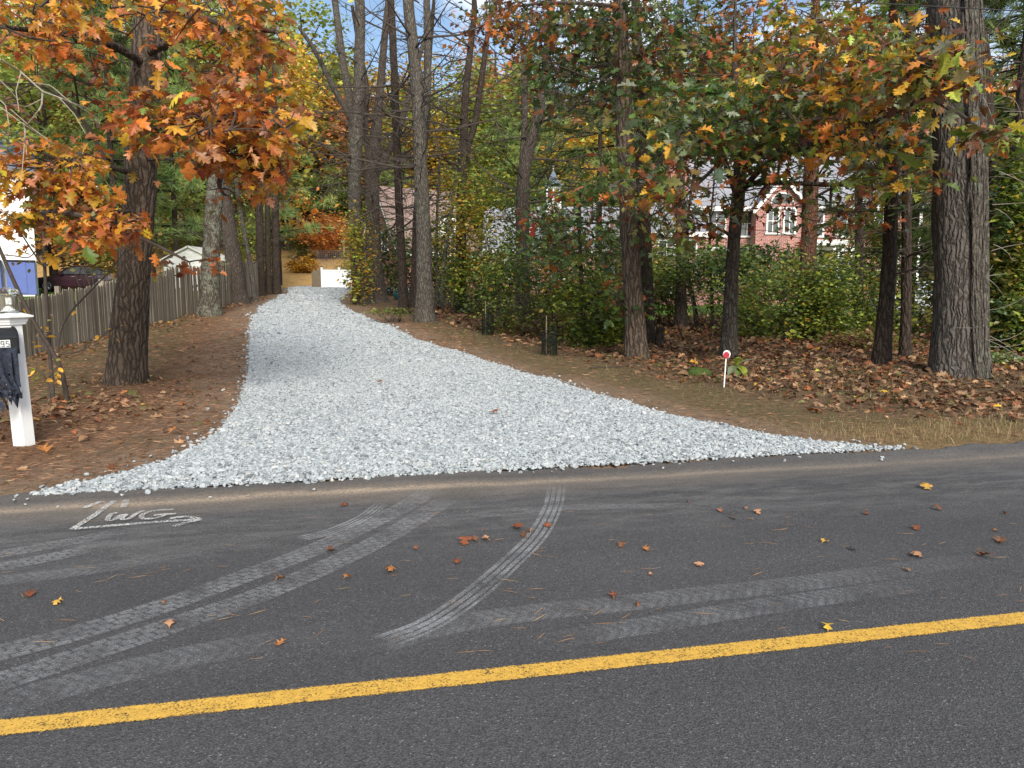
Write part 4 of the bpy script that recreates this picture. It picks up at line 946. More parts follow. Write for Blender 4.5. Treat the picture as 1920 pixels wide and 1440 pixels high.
SHR = [('honeysuckle', 'light green thicket filling the gap behind the slim dark oak', 1160, 520, 80, 80, 24, 2600, .085, SG),
    ('honeysuckle', 'light green thicket before the garage wing', 1270, 500, 80, 48, 28, 1300, .095, SG),
    ('honeysuckle', 'light green thicket under the small front gable', 1400, 530, 90, 48, 26, 1500, .09, SG),
    ('honeysuckle', 'light green thicket before the porch of the pink brick house', 1540, 515, 100, 48, 27, 1600, .095, SG),
    ('honeysuckle', 'yellow green thicket beside the leaning dark trunk', 1650, 500, 60, 70, 24, 1800, .09, SGY),
    ('honeysuckle', 'airy yellow green sapling thicket by the forked dark pine', 855, 420, 50, 100, 31, 1500, .10, SGY),
    ('honeysuckle', 'airy green thicket between the crooked pine and the young oak', 1010, 430, 60, 70, 26, 1600, .09, SG),
    ('honeysuckle', 'loose yellow green bush round the foot of the crooked pine', 925, 430, 80, 125, 27, 3200, .10, SGY),
    ('honeysuckle', 'broad green bush behind the larger plant guard', 1020, 545, 120, 85, 21.5, 4200, .085, SG),
    ('honeysuckle', 'green bush trailing low branches towards the tall oak', 1110, 585, 70, 75, 19, 2600, .085, SG),
    ('honeysuckle', 'small green bush beside the forked dark pine', 885, 540, 55, 60, 28, 1700, .10, SG),
    ('honeysuckle', 'dark green bush between the lawn pine and the crooked oak', 1325, 505, 95, 45, 23.5, 1700, .10, SGD),
    ('honeysuckle', 'wide dense green bush right of the crooked grey oak', 1470, 565, 125, 75, 20.5, 4600, .085, SG),
    ('honeysuckle', 'dense green bush left of the leaning dark trunk', 1595, 575, 100, 80, 20.0, 3600, .085, SG),
    ('honeysuckle', 'tall dark bush under the windows of the pink brick house', 1445, 500, 95, 40, 24.5, 1500, .10, SGD),
    ('honeysuckle', 'green bush behind the two oak trunks', 1235, 545, 55, 45, 26, 1500, .10, SG),
    ('honeysuckle', 'olive bush behind the slim straight trunk', 1700, 560, 75, 80, 22, 2200, .09, [(OLIVE, .4), (DKGREEN, .5), (BROWN, .1)]),
    ('rhododendron', 'dark evergreen bush at the foot of the slim straight pine', 735, 485, 48, 62, 40, 1800, .14, SGD),
    ('rhododendron', 'dark evergreen bush beyond the stout grey pine', 835, 485, 45, 55, 38, 1600, .14, SGD),
    ('honeysuckle', 'yellow leaved shrub growing round the twin stemmed maple', 672, 480, 34, 80, 32, 900, .11, [(YELLOW, .35), (YGREEN, .5), (OLIVE, .15)]),
    ('vine_thicket', 'tall green leafy vine thicket beyond the huge trunk', 1888, 470, 38, 150, 17.2, 3000, .11, SG),
    ('vine_thicket', 'low green leafy thicket at the foot of the vine', 1900, 620, 45, 50, 16.2, 1500, .10, SGD),
    ('orange_bush', 'bright orange bush beyond the end of the drive', 610, 440, 55, 32, 75, 1700, .20, [(ORANGE, .6), (SALMON, .25), (YELLOW, .15)]),
    ('orange_bush', 'golden yellow bush on the sunny bank beyond the drive', 572, 497, 26, 14, 66, 900, .18, [(YELLOW, .7), (TANL, .3)]),
    ('pine_shrub', 'dark young pine at the edge of the golden bank', 565, 455, 28, 26, 76, 900, .18, SGD),
    ('honeysuckle', 'yellow green shrub behind the far end of the fence', 470, 470, 40, 60, 41, 1300, .13, SGY),
    ('honeysuckle', 'green and yellow bush behind the shed', 330, 420, 70, 60, 52, 1600, .18, SGY),
    ('honeysuckle', 'bronze bush beside the parked maroon car', 150, 470, 45, 40, 50, 1200, .17, [(TANL, .5), (RUST, .3), (OLIVE, .2)]),
    ('honeysuckle', 'yellow leaved bush growing over the fence behind the oak', 190, 440, 80, 60, 24, 1500, .11, [(YELLOW, .3), (OLIVE, .35), (GREEN, .25), (ORANGE, .1)]),
    ('honeysuckle', 'low brown bramble patch under the leaning dark trunk', 1640, 640, 80, 22, 17.5, 1300, .07, [(BROWN, .5), (OLIVE, .4), (TANL, .1)]),
    ('fern_clump', 'low green weeds at the foot of the huge trunk', 1850, 700, 60, 20, 14.2, 900, .07, [(GREEN, .4), (PALE, .3), (OLIVE, .3)]),
    ('fern_clump', 'small green weeds beside the stout grey pine', 735, 584, 50, 7, 24.5, 260, .07, [(GREEN, .4), (OLIVE, .4), (DKGREEN, .2)])]
for s_ in SHR: shrub(*s_)

# ------------------------------------------------------------ trees behind: one of each kind, then copies
def bg_deciduous(seed, pal, size=.19, n=6500, bare=.0):
    gt = Geo(); gc = Geo(); hgt = 10.0
    tr = np.array([[0, 0, -.3], [.05, .03, 3], [-.08, .06, 6], [.05, 0, 9.2]]); gt.tube(resample(tr, 12), np.linspace(.17, .03, 12), 8, cap=False)
    k = 30; u = rand_dir(k) * rng.uniform(.5, 1, (k, 1)); cs = np.array([0, 0, 6.2]) + u * [2.3, 2.3, 3.6]
    for c in cs:
        a_ = np.array([0, 0, max(1.8, c[2] - 1.6)]); gt.tube(curve_to(a_, c, .05, 5), np.linspace(.05, .01, 5), 4, cap=False)
    m_ = rng.integers(0, k, n); p = cs[m_] + rng.standard_normal((n, 3)) * [.55, .55, .42]
    rot = basis(rand_dir(n, -.6, .5), None, rng.normal(0, .6, n)); cm = pick(pal, k)[m_]
    cc = np.where(rng.random((n, 1)) < .6, cm, pick(pal, n)) * rng.lognormal(0, .25, (n, 1))
    add_leaves(gc, [T_SMALL], (p, rot, size * rng.lognormal(0, .3, n), np.clip(cc, .004, .8)))
    return gt, gc
tuft_v, tuft_f = [], []
for q in range(16):
    d = rand_dir(1, -0.15, .9)[0]; s_ = np.cross(d, [0.3, .5, .8]); s_ = s_ / np.linalg.norm(s_) * .045; b = len(tuft_v)
    tuft_v += [-s_, s_, d * rng.uniform(.7, 1.1) + s_ * .2]; tuft_f.append([b, b + 1, b + 2])
TUFT = (np.array(tuft_v), np.array(tuft_f))
PINEG = [((0.13, 0.185, 0.055), .5), ((0.19, 0.25, 0.07), .3), ((0.075, 0.125, 0.04), .2)]
PINEL = [((0.24, 0.34, 0.10), .5), ((0.34, 0.42, 0.12), .3), ((0.15, 0.24, 0.08), .2)]
PINED = [((0.030, 0.058, 0.026), .6), ((0.05, 0.085, 0.032), .4)]
def bg_pine(pal, hgt=13.0, z0=3.0, spread=3.0, step=.75, nb=6, tufts=14, ts=.40):
    gt = Geo(); gc = Geo(); gt.tube(np.array([[0, 0, z] for z in np.linspace(-.3, hgt, 12)]), np.linspace(.17, .02, 12), 8, cap=False)
    P, D = [], []
    z = z0
    while z < hgt - .3:
        L = spread * (1 - (z - z0) / (hgt - z0)) ** .7 + .35
        for q in range(nb):
            th = rng.uniform(0, 2 * math.pi); l = L * rng.uniform(.65, 1.1)
            d = np.array([math.cos(th), math.sin(th), 0]); t = np.linspace(0, 1, 6)[:, None]
            Q = np.array([0, 0, z]) + d * l * t + np.array([0, 0, 1]) * (.12 * l * t * t - .05 * l * t)
            gt.tube(Q, np.linspace(.035, .008, 6), 4, cap=False)
            for _ in range(tufts):
                s_ = rng.uniform(.3, 1.05); b = np.array([np.interp(s_, t[:, 0], Q[:, k_]) for k_ in range(3)]) + rng.normal(0, .16 * l * .5, 3) * [1, 1, .35]
                P.append(b); D.append(d + rng.normal(0, .35, 3) + [0, 0, .25])
        z += step * rng.uniform(.8, 1.2)
    P = np.array(P); D = np.array(D); n = len(P)
    Rm = basis(D); Rm = np.stack([Rm[:, :, 0], -Rm[:, :, 2], Rm[:, :, 1]], 2)
    gc.many(TUFT[0], TUFT[1], P, Rm, ts * rng.lognormal(0, .2, n), np.clip(pick(pal, n) * rng.lognormal(0, .2, (n, 1)), .004, .5))
    return gt, gc
KIND = {'green_tree': (bg_deciduous(1, [((.26, .36, .08), .4), ((.42, .46, .09), .4), (OLIVE, .2)]), 'leaf', 'green leafy tree on the wooded slope behind', 10.0),
        'yellow_tree': (bg_deciduous(2, [((.72, .46, .06), .55), ((.50, .50, .09), .3), (ORANGE, .15)]), 'leaf', 'yellow autumn tree on the wooded slope behind', 10.0),
        'orange_tree': (bg_deciduous(3, [((.66, .27, .07), .45), ((.70, .36, .18), .35), (RUST, .2)]), 'leaf', 'orange autumn tree on the wooded slope behind', 10.0),
        'pine_tree': (bg_pine(PINEL), 'needle', 'light green pine on the wooded slope behind', 13.0),
        'dark_pine_tree': (bg_pine(PINEG, 13, 2.5, 3.4), 'needle', 'deep green pine on the wooded slope behind', 13.0)}
PROTO = {}
def bg_tree(kind, px, Y, top_px, wide=1.0, label=None, group='trees on the wooded slope'):
    (gt, gc), lm, lab, h0 = KIND[kind]
    x = (px - 960) / FPX * Y; b = np.array([x, Y, Hf(x, Y)]); ztop = CAMZ + (HOR - top_px) * Y / FPX
    if kind not in PROTO:
        PROTO[kind] = (gt.mesh('trunk', M['bark_dark'], smooth=True), gc.mesh('crown', M[lm]))
    r_ = thing('pine_tree' if 'pine' in kind else kind, b, label or lab, 'tree', group if not label else None, rng.uniform(0, 6.28))
    s_ = max(.45, (ztop - b[2]) / h0); sw = s_ ** .6 * wide
    r_.scale = (sw, sw, s_)
    link('trunk', PROTO[kind][0], r_); tag(link('crown', PROTO[kind][1], r_), kind='stuff')
    return r_
# named ones that can be told apart
bg_tree('yellow_tree', 528, 56, 50, .9, 'tall yellow maple behind the orange oak leaves')
bg_tree('pine_tree', 612, 82, 130, 1.2, 'bright green pine standing beyond the end of the drive')
bg_tree('pine_tree', 515, 50, 90, 1.0, 'light green pine behind the fence end trunks')
bg_tree('green_tree', 455, 48, 120, 1.0, 'light green tree behind the leaning fence pine')
bg_tree('dark_pine_tree', 1120, 33, 30, 1.15, 'dark pine with level boughs above the cupola roof')
bg_tree('dark_pine_tree', 1885, 21, -200, 1.25, 'dark feathery pine behind the huge grey trunk')
bg_tree('dark_pine_tree', 1700, 25, -120, 1.1, 'dark feathery pine between the huge trunk and the brick house')
bg_tree('yellow_tree', 1085, 58, 300, 1.0, 'golden tree beside the cupola')
bg_tree('orange_tree', 625, 78, 405, .9, 'low orange tree at the foot of the slope beyond the drive')
bg_tree('green_tree', 110, 44, 60, 1.2, 'olive tree behind the white sided house')
bg_tree('dark_pine_tree', 230, 40, -40, 1.1, 'dark pine behind the furrowed oak')
bg_tree('pine_tree', 340, 47, 40, 1.1, 'pale green pine behind the shed')
for px_, Y_, tp, kd in ((545, 84, 60, 'pine_tree'), (585, 88, 20, 'green_tree'), (650, 84, 150, 'pine_tree'), (640, 90, 90, 'yellow_tree'), (700, 82, 150, 'orange_tree'), (760, 78, 190, 'green_tree'), (820, 84, 120, 'yellow_tree'), (880, 76, 130, 'green_tree'), (930, 84, 90, 'orange_tree'), (960, 74, 150, 'green_tree'), (500, 76, 40, 'yellow_tree')):
    o = bg_tree(kd, px_, Y_, tp, 1.5)
    o['label'] = {'pine_tree': 'broad light green pine ', 'green_tree': 'broad pale green tree ', 'yellow_tree': 'broad golden tree ', 'orange_tree': 'broad orange tree '}[kd] + ('rising behind the end of the drive' if px_ < 670 else 'rising behind the dark red gable house' if px_ < 860 else 'rising behind the barn')
    o['group'] = 'broad trees at the foot of the slope'
kinds = ['green_tree', 'yellow_tree', 'orange_tree', 'pine_tree', 'dark_pine_tree']
for q in range(120):
    px = -250 + 2500 * (q + .5 + rng.uniform(-.5, .5)) / 120
    Y_ = rng.uniform(64, 112) if px < 1000 else rng.uniform(66, 105)
    if 500 < px < 690: Y_ = rng.uniform(82, 112)
    if 585 < px < 850: top = rng.uniform(190, 330)
    elif px < 585: top = rng.uniform(-40, 200)
    elif px < 1250: top = rng.uniform(110, 300)
    else: top = rng.uniform(60, 260)
    where = ('behind the white sided house' if px < 300 else 'on the slope behind the fence' if px < 560 else 'on the slope beyond the end of the drive' if px < 700 else
             'on the slope behind the dark red gable house' if px < 900 else 'on the slope behind the barn' if px < 1200 else 'on the slope behind the pink brick house')
    kd = kinds[int(rng.choice(5, p=[.25, .18, .13, .26, .18]))]
    o = bg_tree(kd, px, Y_, top, rng.uniform(1.1, 1.6))
    o['label'] = {'green_tree': 'green leafy tree ', 'yellow_tree': 'yellow autumn tree ', 'orange_tree': 'orange autumn tree ', 'pine_tree': 'light green pine ', 'dark_pine_tree': 'deep green pine '}[kd] + where
    o['group'] = 'trees ' + where

# ------------------------------------------------------------ buildings
def quad_uv(g, P, col=(.5, .5, .5)):                # one planar polygon of 3 or 4 points, uv in metres
    P = np.asarray(P, float); e = P[1] - P[0]; e /= np.linalg.norm(e); n = np.cross(P[1] - P[0], P[2] - P[0]); n /= np.linalg.norm(n); f = np.cross(n, e)
    uv = np.stack([(P - P[0]) @ e, (P - P[0]) @ f], 1) + 31.3
    g.add(P, [list(range(len(P)))], col, uv)
def slab(g, P, th):                                 # a planar polygon given thickness (downwards along its normal)
    P = np.asarray(P, float); n = np.cross(P[1] - P[0], P[2] - P[0]); n /= np.linalg.norm(n)
    if n[2] < 0: n = -n
    Q = P - n * th; quad_uv(g, P); quad_uv(g, Q[::-1])
    for a in range(len(P)):
        b = (a + 1) % len(P); quad_uv(g, [P[a], Q[a], Q[b], P[b]])
def part_l(name, g, mat, root, kind=None): return part(name, g, mat, root, local=True, kind=kind)
def window(root, x, y, z, w_, h_, face='front', arch=False, mull=(2, 2)):
    """x,z the centre of the opening in the wall plane at y (front) or plane x (side)"""
    fr = Geo(); pn = Geo(); t = .09
    def B(g, cx, cz, sx_, sz_, d0, d1):
        if face == 'front': g.box((cx, y - (d0 + d1) / 2, cz), (sx_, d1 - d0, sz_))
        else: g.box((x - (d0 + d1) / 2, cx, cz), (d1 - d0, sx_, sz_))
    c0 = x if face == 'front' else y
    B(fr, c0 - w_ / 2, z, t, h_ + t, -.05, .06); B(fr, c0 + w_ / 2, z, t, h_ + t, -.05, .06)
    B(fr, c0, z + h_ / 2 + t / 2, w_ + t * 2.2, t * 1.3, -.05, .075); B(fr, c0, z - h_ / 2 - t / 2, w_ + t * 2.4, t, -.05, .10)
    for k in range(1, mull[0]): B(fr, c0 - w_ / 2 + w_ * k / mull[0], z, .04, h_ - t * .3, -.02, .035)
    for k in range(1, mull[1]): B(fr, c0, z - h_ / 2 + h_ * k / mull[1], w_ - t * .9, .04, -.02, .037)
    B(pn, c0, z, w_ - t * .8, h_ - t * .2, -.03, .012)
    f = part_l('window', fr, M['trim'], root); f['org'] = [0, 0, 0]
    o = link('pane', pn.mesh('pane', M['pane']), f); return f
def gable_house(name, label, loc, rz, L, D, hw, hr, wallm, roofm, over=.35, wins=(), z0=-.6, cat='house'):
    """ridge along x; footprint 0..L by 0..D with the front at y=0"""
    root = thing(name, loc, label, cat, None, rz)
    g = Geo()
    quad_uv(g, [(0, 0, z0), (L, 0, z0), (L, 0, hw), (0, 0, hw)]); quad_uv(g, [(L, D, z0), (0, D, z0), (0, D, hw), (L, D, hw)])
    for x, fl in ((0, True), (L, False)):
        a = [(x, D, z0), (x, 0, z0), (x, 0, hw), (x, D, hw)]; b = [(x, D, hw), (x, 0, hw), (x, D / 2, hr)]
        quad_uv(g, a if fl else a[::-1]); quad_uv(g, b if fl else b[::-1])
    part_l('wall', g, M[wallm], root)
    g = Geo(); sl = (hr - hw) / (D / 2); o = over
    slab(g, [(-o, -o, hw - o * sl + .12), (L + o, -o, hw - o * sl + .12), (L + o, D / 2, hr + .12), (-o, D / 2, hr + .12)], .11)
    slab(g, [(L + o, D + o, hw - o * sl + .12), (-o, D + o, hw - o * sl + .12), (-o, D / 2, hr + .12), (L + o, D / 2, hr + .12)], .11)
    roof = part_l('roof', g, M[roofm], root)
    g = Geo()
    for x in (-o - .02, L + o + .02):                     # rake boards
        for yy0, yy1 in ((-o, D / 2), (D + o, D / 2)):
            a = np.array([x, yy0, hw - o * sl + .02]); b = np.array([x, yy1, hr + .02])
            for dx in (-.02, .02):
                quad_uv(g, [a + [dx, 0, 0], b + [dx, 0, 0], b + [dx, 0, -.26], a + [dx, 0, -.26]])
            quad_uv(g, [a + [-.02, 0, -.26], b + [-.02, 0, -.26], b + [.02, 0, -.26], a + [.02, 0, -.26]])
    g.box((L / 2, -o + .02, hw - o * sl - .02), (L + 2 * o, .05, .24)); g.box((L / 2, -.02, hw - .20), (L, .06, .26))
    part_l('fascia', g, M['trim'], root)
    for wn in wins: window(root, *wn)
    return root
def front_gable(root, x, w_, hw, hr, proj, wallm, roofm, mainslope_y):
    g = Geo(); quad_uv(g, [(x - w_ / 2, -proj, -.6), (x + w_ / 2, -proj, -.6), (x + w_ / 2, -proj, hw), (x - w_ / 2, -proj, hw)]); quad_uv(g, [(x - w_ / 2, -proj, hw), (x + w_ / 2, -proj, hw), (x, -proj, hr)])
    quad_uv(g, [(x + w_ / 2, -proj, -.6), (x + w_ / 2, 0.05, -.6), (x + w_ / 2, 0.05, hw), (x + w_ / 2, -proj, hw)]); quad_uv(g, [(x - w_ / 2, 0.05, -.6), (x - w_ / 2, -proj, -.6), (x - w_ / 2, -proj, hw), (x - w_ / 2, 0.05, hw)])
    part_l('gable_wall', g, M[wallm], root)
    sl = (hr - hw) / (w_ / 2); o = .25; g = Geo(); yb = mainslope_y
    slab(g, [(x - w_ / 2 - o, -proj - o, hw - o * sl + .1), (x, -proj - o, hr + .1), (x, yb, hr + .1), (x - w_ / 2 - o, yb, hw - o * sl + .1)], .1)
    slab(g, [(x, -proj - o, hr + .1), (x + w_ / 2 + o, -proj - o, hw - o * sl + .1), (x + w_ / 2 + o, yb, hw - o * sl + .1), (x, yb, hr + .1)], .1)
    part_l('gable_roof', g, M[roofm], root)
    g = Geo()
    for s_ in (-1, 1):
        a = np.array([x + s_ * (w_ / 2 + o), -proj - o - .03, hw - o * sl + .06]); b = np.array([x, -proj - o - .03, hr + .06])
        quad_uv(g, [a, b, b - [0, 0, .3], a - [0, 0, .3]])
    part_l('rake_board', g, M['trim'], root)

# pink brick house seen through the right-hand trees
HY = 42.0; hb = Hf(14, HY)
hx0 = (1296 - 960) / FPX * HY
hB = gable_house('brick_house', 'pink brick house with grey roof and small front gable behind the trees', (hx0, HY, hb), 0, 12.5, 8.0, 5.5, 8.6, 'brick_pink', 'roof_grey',
    wins=[(1.2, 0, 4.45, 1.0, 1.35), (2.9, 0, 4.45, .8, 1.35), (6.6, 0, 4.45, 1.0, 1.35), (8.4, 0, 4.45, 1.0, 1.35), (10.4, 0, 4.45, 1.0, 1.35), (1.4, 0, 1.6, 1.0, 1.5), (8.6, 0, 1.9, 1.0, 1.5), (10.8, 0, 1.9, 1.1, 1.5)])
front_gable(hB, 4.45, 2.7, 5.3, 6.9, .9, 'brick_pink', 'roof_grey', 3.0)
window(hB, 4.0, -.9, 4.5, .62, 1.25); window(hB, 4.9, -.9, 4.5, .62, 1.25)
g = Geo(); prof = [(.0, 0)] + [(.55 * math.cos(a), .5 * math.sin(a)) for a in np.linspace(0, math.pi, 9)]
P = np.array([[4.45 + a, -.93, 5.45 + b] for a, b in prof]); g.add(P, [[0, k, k + 1] for k in range(1, 9)])
f = part_l('arched_window', g, M['pane'], hB); f['org'] = [0, 0, 0]
gg = Geo(); gg.tube(np.array([[4.45 + .6 * math.cos(a), -.95, 5.42 + .55 * math.sin(a)] for a in np.linspace(0, math.pi, 12)]), .05, 6); link('frame', gg.mesh('frame', M['trim']), f)
g = Geo()
for x in (6.2, 7.4): g.box((x, -1.5, 1.5), (.22, .22, 3.4))
g.box((6.8, -1.0, 3.3), (1.9, 1.6, .28)); part_l('porch', g, M['trim'], hB)
g = Geo(); g.box((6.8, -.05, 1.1), (1.0, .1, 2.2)); part_l('door', g, M['white_paint'], hB)
g = Geo()
for x in (.06, 12.44): g.box((x, -.04, 2.4), (.14, .1, 6.0))
part_l('corner_board', g, M['trim'], hB)
g = Geo(); g.box((5.6, -.03, 3.05), (12.3, .08, .22)); part_l('belt_course', g, M['trim'], hB)
# its garage wing, brick gable towards the road with a low roof in front
gx0 = (1212 - 960) / FPX * 41
g1 = gable_house('garage_wing', 'low white trimmed garage wing joined to the pink brick house', (gx0, 40.6, Hf(gx0, 41)), 0, 3.0, 5.0, 4.0, 5.6, 'brick_pink', 'roof_grey', wins=[(.9, 0, 3.1, .9, .7), (2.2, 0, 3.1, .6, .7), (1.2, 0, 1.2, 1.0, 1.2)], cat='garage')
ch = thing('brick_chimney', (gx0 + 1.9, 43.2, Hf(gx0, 43)), 'broad plum coloured brick chimney wall beside the garage wing', 'chimney')
g = Geo()
for (x0, x1, z0_, z1_) in ((-1.0, 1.0, -.5, 6.3), (-.55, .55, 6.3, 8.4)):
    for (a, b) in (((x0, -.5), (x1, -.5)), ((x1, -.5), (x1, .5)), ((x1, .5), (x0, .5)), ((x0, .5), (x0, -.5))):
        quad_uv(g, [(*a, z0_), (*b, z0_), (*b, z1_), (*a, z1_)])
quad_uv(g, [(-1, -.5, 6.3), (1, -.5, 6.3), (1, .5, 6.3), (-1, .5, 6.3)])
part_l('stack', g, M['brick'], ch); g = Geo(); g.box((0, 0, 8.45), (1.3, 1.2, .14)); part_l('cap', g, M['trim'], ch)

# dark red gable house beyond the bend, with a tan roof
hA = gable_house('brick_house', 'dark red brick gable house with tan roof beyond the bend', (-7.0, 47.6, Hf(-6, 48)), R(32), 5.6, 6.4, 2.6, 6.6, 'brick', 'roof_tan', over=.3,
    wins=[(0, 2.5, 3.1, 1.0, 1.15, 'side'), (0, 3.9, 3.1, 1.0, 1.15, 'side'), (1.4, 0, 1.3, 1.0, 1.2), (4.0, 0, 1.3, 1.0, 1.2)])
g = Geo(); g.box((3.6, 1.1, 4.0), (1.3, 1.6, 1.3)); part_l('dormer', g, M['trim'], hA); window(hA, 3.6, .28, 4.0, .7, .8)
g = Geo(); slab(g, [(2.75, .1, 4.45), (3.6, .1, 5.1), (3.6, 2.6, 5.1), (2.75, 2.6, 4.45)], .08); slab(g, [(3.6, .1, 5.1), (4.45, .1, 4.45), (4.45, 2.6, 4.45), (3.6, 2.6, 5.1)], .08); part_l('dormer_roof', g, M['roof_tan'], hA)
# barn with the cupola
bx0 = -1.5
barn = gable_house('barn', 'long grey roofed barn carrying a white cupola', (bx0, 48, Hf(2, 48)), 0, 10.0, 5.5, 3.1, 5.7, 'brick_pink', 'roof_grey', wins=[(1.5, 0, 1.6, 1.0, 1.1), (4.5, 0, 1.6, 1.0, 1.1), (7.5, 0, 1.6, 1.0, 1.1)], cat='barn')
cu = at(1037, 385, 50.75); cpz = 5.75 + barn.location[2]
cup = thing('cupola', (cu[0], 50.75, cpz - .35), 'white cupola with slate blue pointed roof on the barn ridge', 'cupola')
g = Geo(); g.box((0, 0, .28), (1.02, 1.02, .85)); part_l('base', g, M['trim'], cup)
g = Geo()
for a in (-.42, 0, .42):
    for b in (-.42, .42): g.box((a, b, 1.15), (.09, .09, .9)); 
    for b in (-.42, .42):
        if a == 0: g.box((b, a, 1.15), (.09, .09, .9))
g.box((0, 0, 1.64), (1.1, 1.1, .1)); g.box((0, -.42, 1.15), (.8, .05, .05)); g.box((-.42, 0, 1.15), (.05, .8, .05)); part_l('posts', g, M['trim'], cup)
g = Geo(); A_ = [(-.68, -.68, 1.69), (.68, -.68, 1.69), (.68, .68, 1.69), (-.68, .68, 1.69)]
for k_ in range(4):
    a, b = np.array(A_[k_]), np.array(A_[(k_ + 1) % 4]); m1, m2 = a * .5 + np.array([0, 0, 1.22]), b * .5 + np.array([0, 0, 1.22])
    quad_uv(g, [a, b, m2, m1]); quad_uv(g, [m1, m2, (0, 0, 2.85)])
quad_uv(g, A_[::-1]); part_l('roof', g, M['roof_slate'], cup)
g = Geo(); g.lathe([(0, 2.8), (.05, 2.85), (.03, 2.95), (.07, 3.02), (.0, 3.1)], 10); part_l('finial', g, M['trim'], cup)
fl = at(1126, 340, 52); g = Geo(); g.box((0, 0, 3.2), (.42, .42, 8.4)); g.box((0, 0, 7.45), (.54, .54, .16))
o = link('flue', g.mesh('flue', M['trim']), None, (fl[0], 54.2, Hf(fl[0], 54.2))); tag(o, 'slim white chimney behind the barn roof', 'chimney')

# white clapboard house on the left
LH = 40.0; lx = (76 - 960) / FPX * LH; lz = Hf(lx, LH) - .1
lh = thing('white_house', (lx, LH, lz), 'white clapboard house beyond the fence', 'house', None, R(33))
g = Geo(); g.box((-5.0, 4.0, 3.2), (10, 8, 6.6)); part_l('wall', g, M['white_paint'], lh)
g = Geo()
for q in range(54):
    z = .28 + q * .118
    g.add([(-10, -.006, z + .13), (.0, -.006, z + .13), (.0, -.028, z), (-10, -.028, z)], [[0, 3, 2, 1]]); g.add([(-10, -.028, z), (0, -.028, z), (0, -.006, z), (-10, -.006, z)], [[0, 3, 2, 1]])
part_l('siding', g, M['white_paint'], lh, kind='stuff')
g = Geo(); g.box((.01, -.03, 3.2), (.14, .1, 6.6)); part_l('corner_board', g, M['trim'], lh)
g = Geo(); g.box((-5, -.03, .05), (10, .07, .36)); part_l('footing', g, M['white_paint'], lh)
g = Geo(); slab(g, [(-10.4, -.5, 6.4), (.4, -.5, 6.4), (.4, 4, 9.2), (-10.4, 4, 9.2)], .14); slab(g, [(.4, 8.5, 6.4), (-10.4, 8.5, 6.4), (-10.4, 4, 9.2), (.4, 4, 9.2)], .14); part_l('roof', g, M['roof_slate'], lh)
for nm, px0, px1, lab in (('storage_cabinet', 27, 70, 'tall blue cabinet with dark lid against the white clapboard wall'), ('storage_cabinet', -30, 7, 'second blue cabinet further along the white clapboard wall')):
    cw, sw_ = math.cos(R(33)), math.sin(R(33)); k_ = ((px0 + px1) / 2 - 960) / FPX
    tw_ = (lx - k_ * LH) / (cw - k_ * sw_); wd = (px1 - px0) / FPX * LH * 1.02         # distance along the wall from its corner
    cpos = np.array([lx - tw_ * cw + sw_ * .42, LH - tw_ * sw_ - cw * .42])
    r_ = thing(nm, (cpos[0], cpos[1], Hf(cpos[0], cpos[1])), lab, 'cabinet', None, R(33))
    g = Geo(); g.box((0, 0, .95), (wd, .8, 1.7)); part_l('body', g, M['blue_paint'], r_)
    g = Geo(); g.box((-wd * .14, -.415, .95), (wd * .66, .03, 1.6)); part_l('door', g, M['blue_paint'], r_)
    g = Geo(); g.box((0, 0, 1.84), (wd + .1, .95, .07), 0, (.5, .5, .5), .06); part_l('lid', g, M['black_metal'], r_)
    g = Geo(); g.box((0, 0, .05), (wd * .9, .7, .12)); part_l('plinth', g, M['white_paint'], r_)
# shed
sx_ = (363 - 960) / FPX * 45
sh_ = thing('garden_shed', (sx_, 45, Hf(sx_, 45)), 'small white gabled shed behind the fence', 'shed')
g = Geo(); g.add([(-1.55, 0, 0), (1.55, 0, 0), (1.55, 0, 1.8), (0, 0, 2.55), (-1.55, 0, 1.8), (-1.55, 3, 0), (1.55, 3, 0), (1.55, 3, 1.8), (0, 3, 2.55), (-1.55, 3, 1.8)],
    [[0, 1, 2, 4], [5, 9, 7, 6], [0, 4, 9, 5], [1, 6, 7, 2]]); g.add([(-1.55, 0, 1.8), (1.55, 0, 1.8), (0, 0, 2.55), (-1.55, 3, 1.8), (1.55, 3, 1.8), (0, 3, 2.55)], [[0, 1, 2], [3, 5, 4]])
part_l('wall', g, M['white_paint'], sh_)
g = Geo()
for q in range(16):
    z = .1 + q * .15; hwid = 1.55 if z < 1.7 else max(.05, 1.55 * (2.5 - z - .1) / .75)
    g.box((0, -.012, z + .07), (hwid * 2, .024, .125))
part_l('siding', g, M['white_paint'], sh_, kind='stuff')
g = Geo()
for s_ in (-1, 1): slab(g, [(0, -.2, 2.66), (s_ * 1.75, -.2, 1.81), (s_ * 1.75, 3.2, 1.81), (0, 3.2, 2.66)], .09)
part_l('roof', g, M['trim'], sh_)
g = Geo(); g.box((0, -.03, 2.12), (.34, .04, .26))
for q in range(4): g.box((0, -.055, 2.04 + q * .055), (.28, .02, .02))
part_l('vent', g, M['white_vinyl'], sh_)

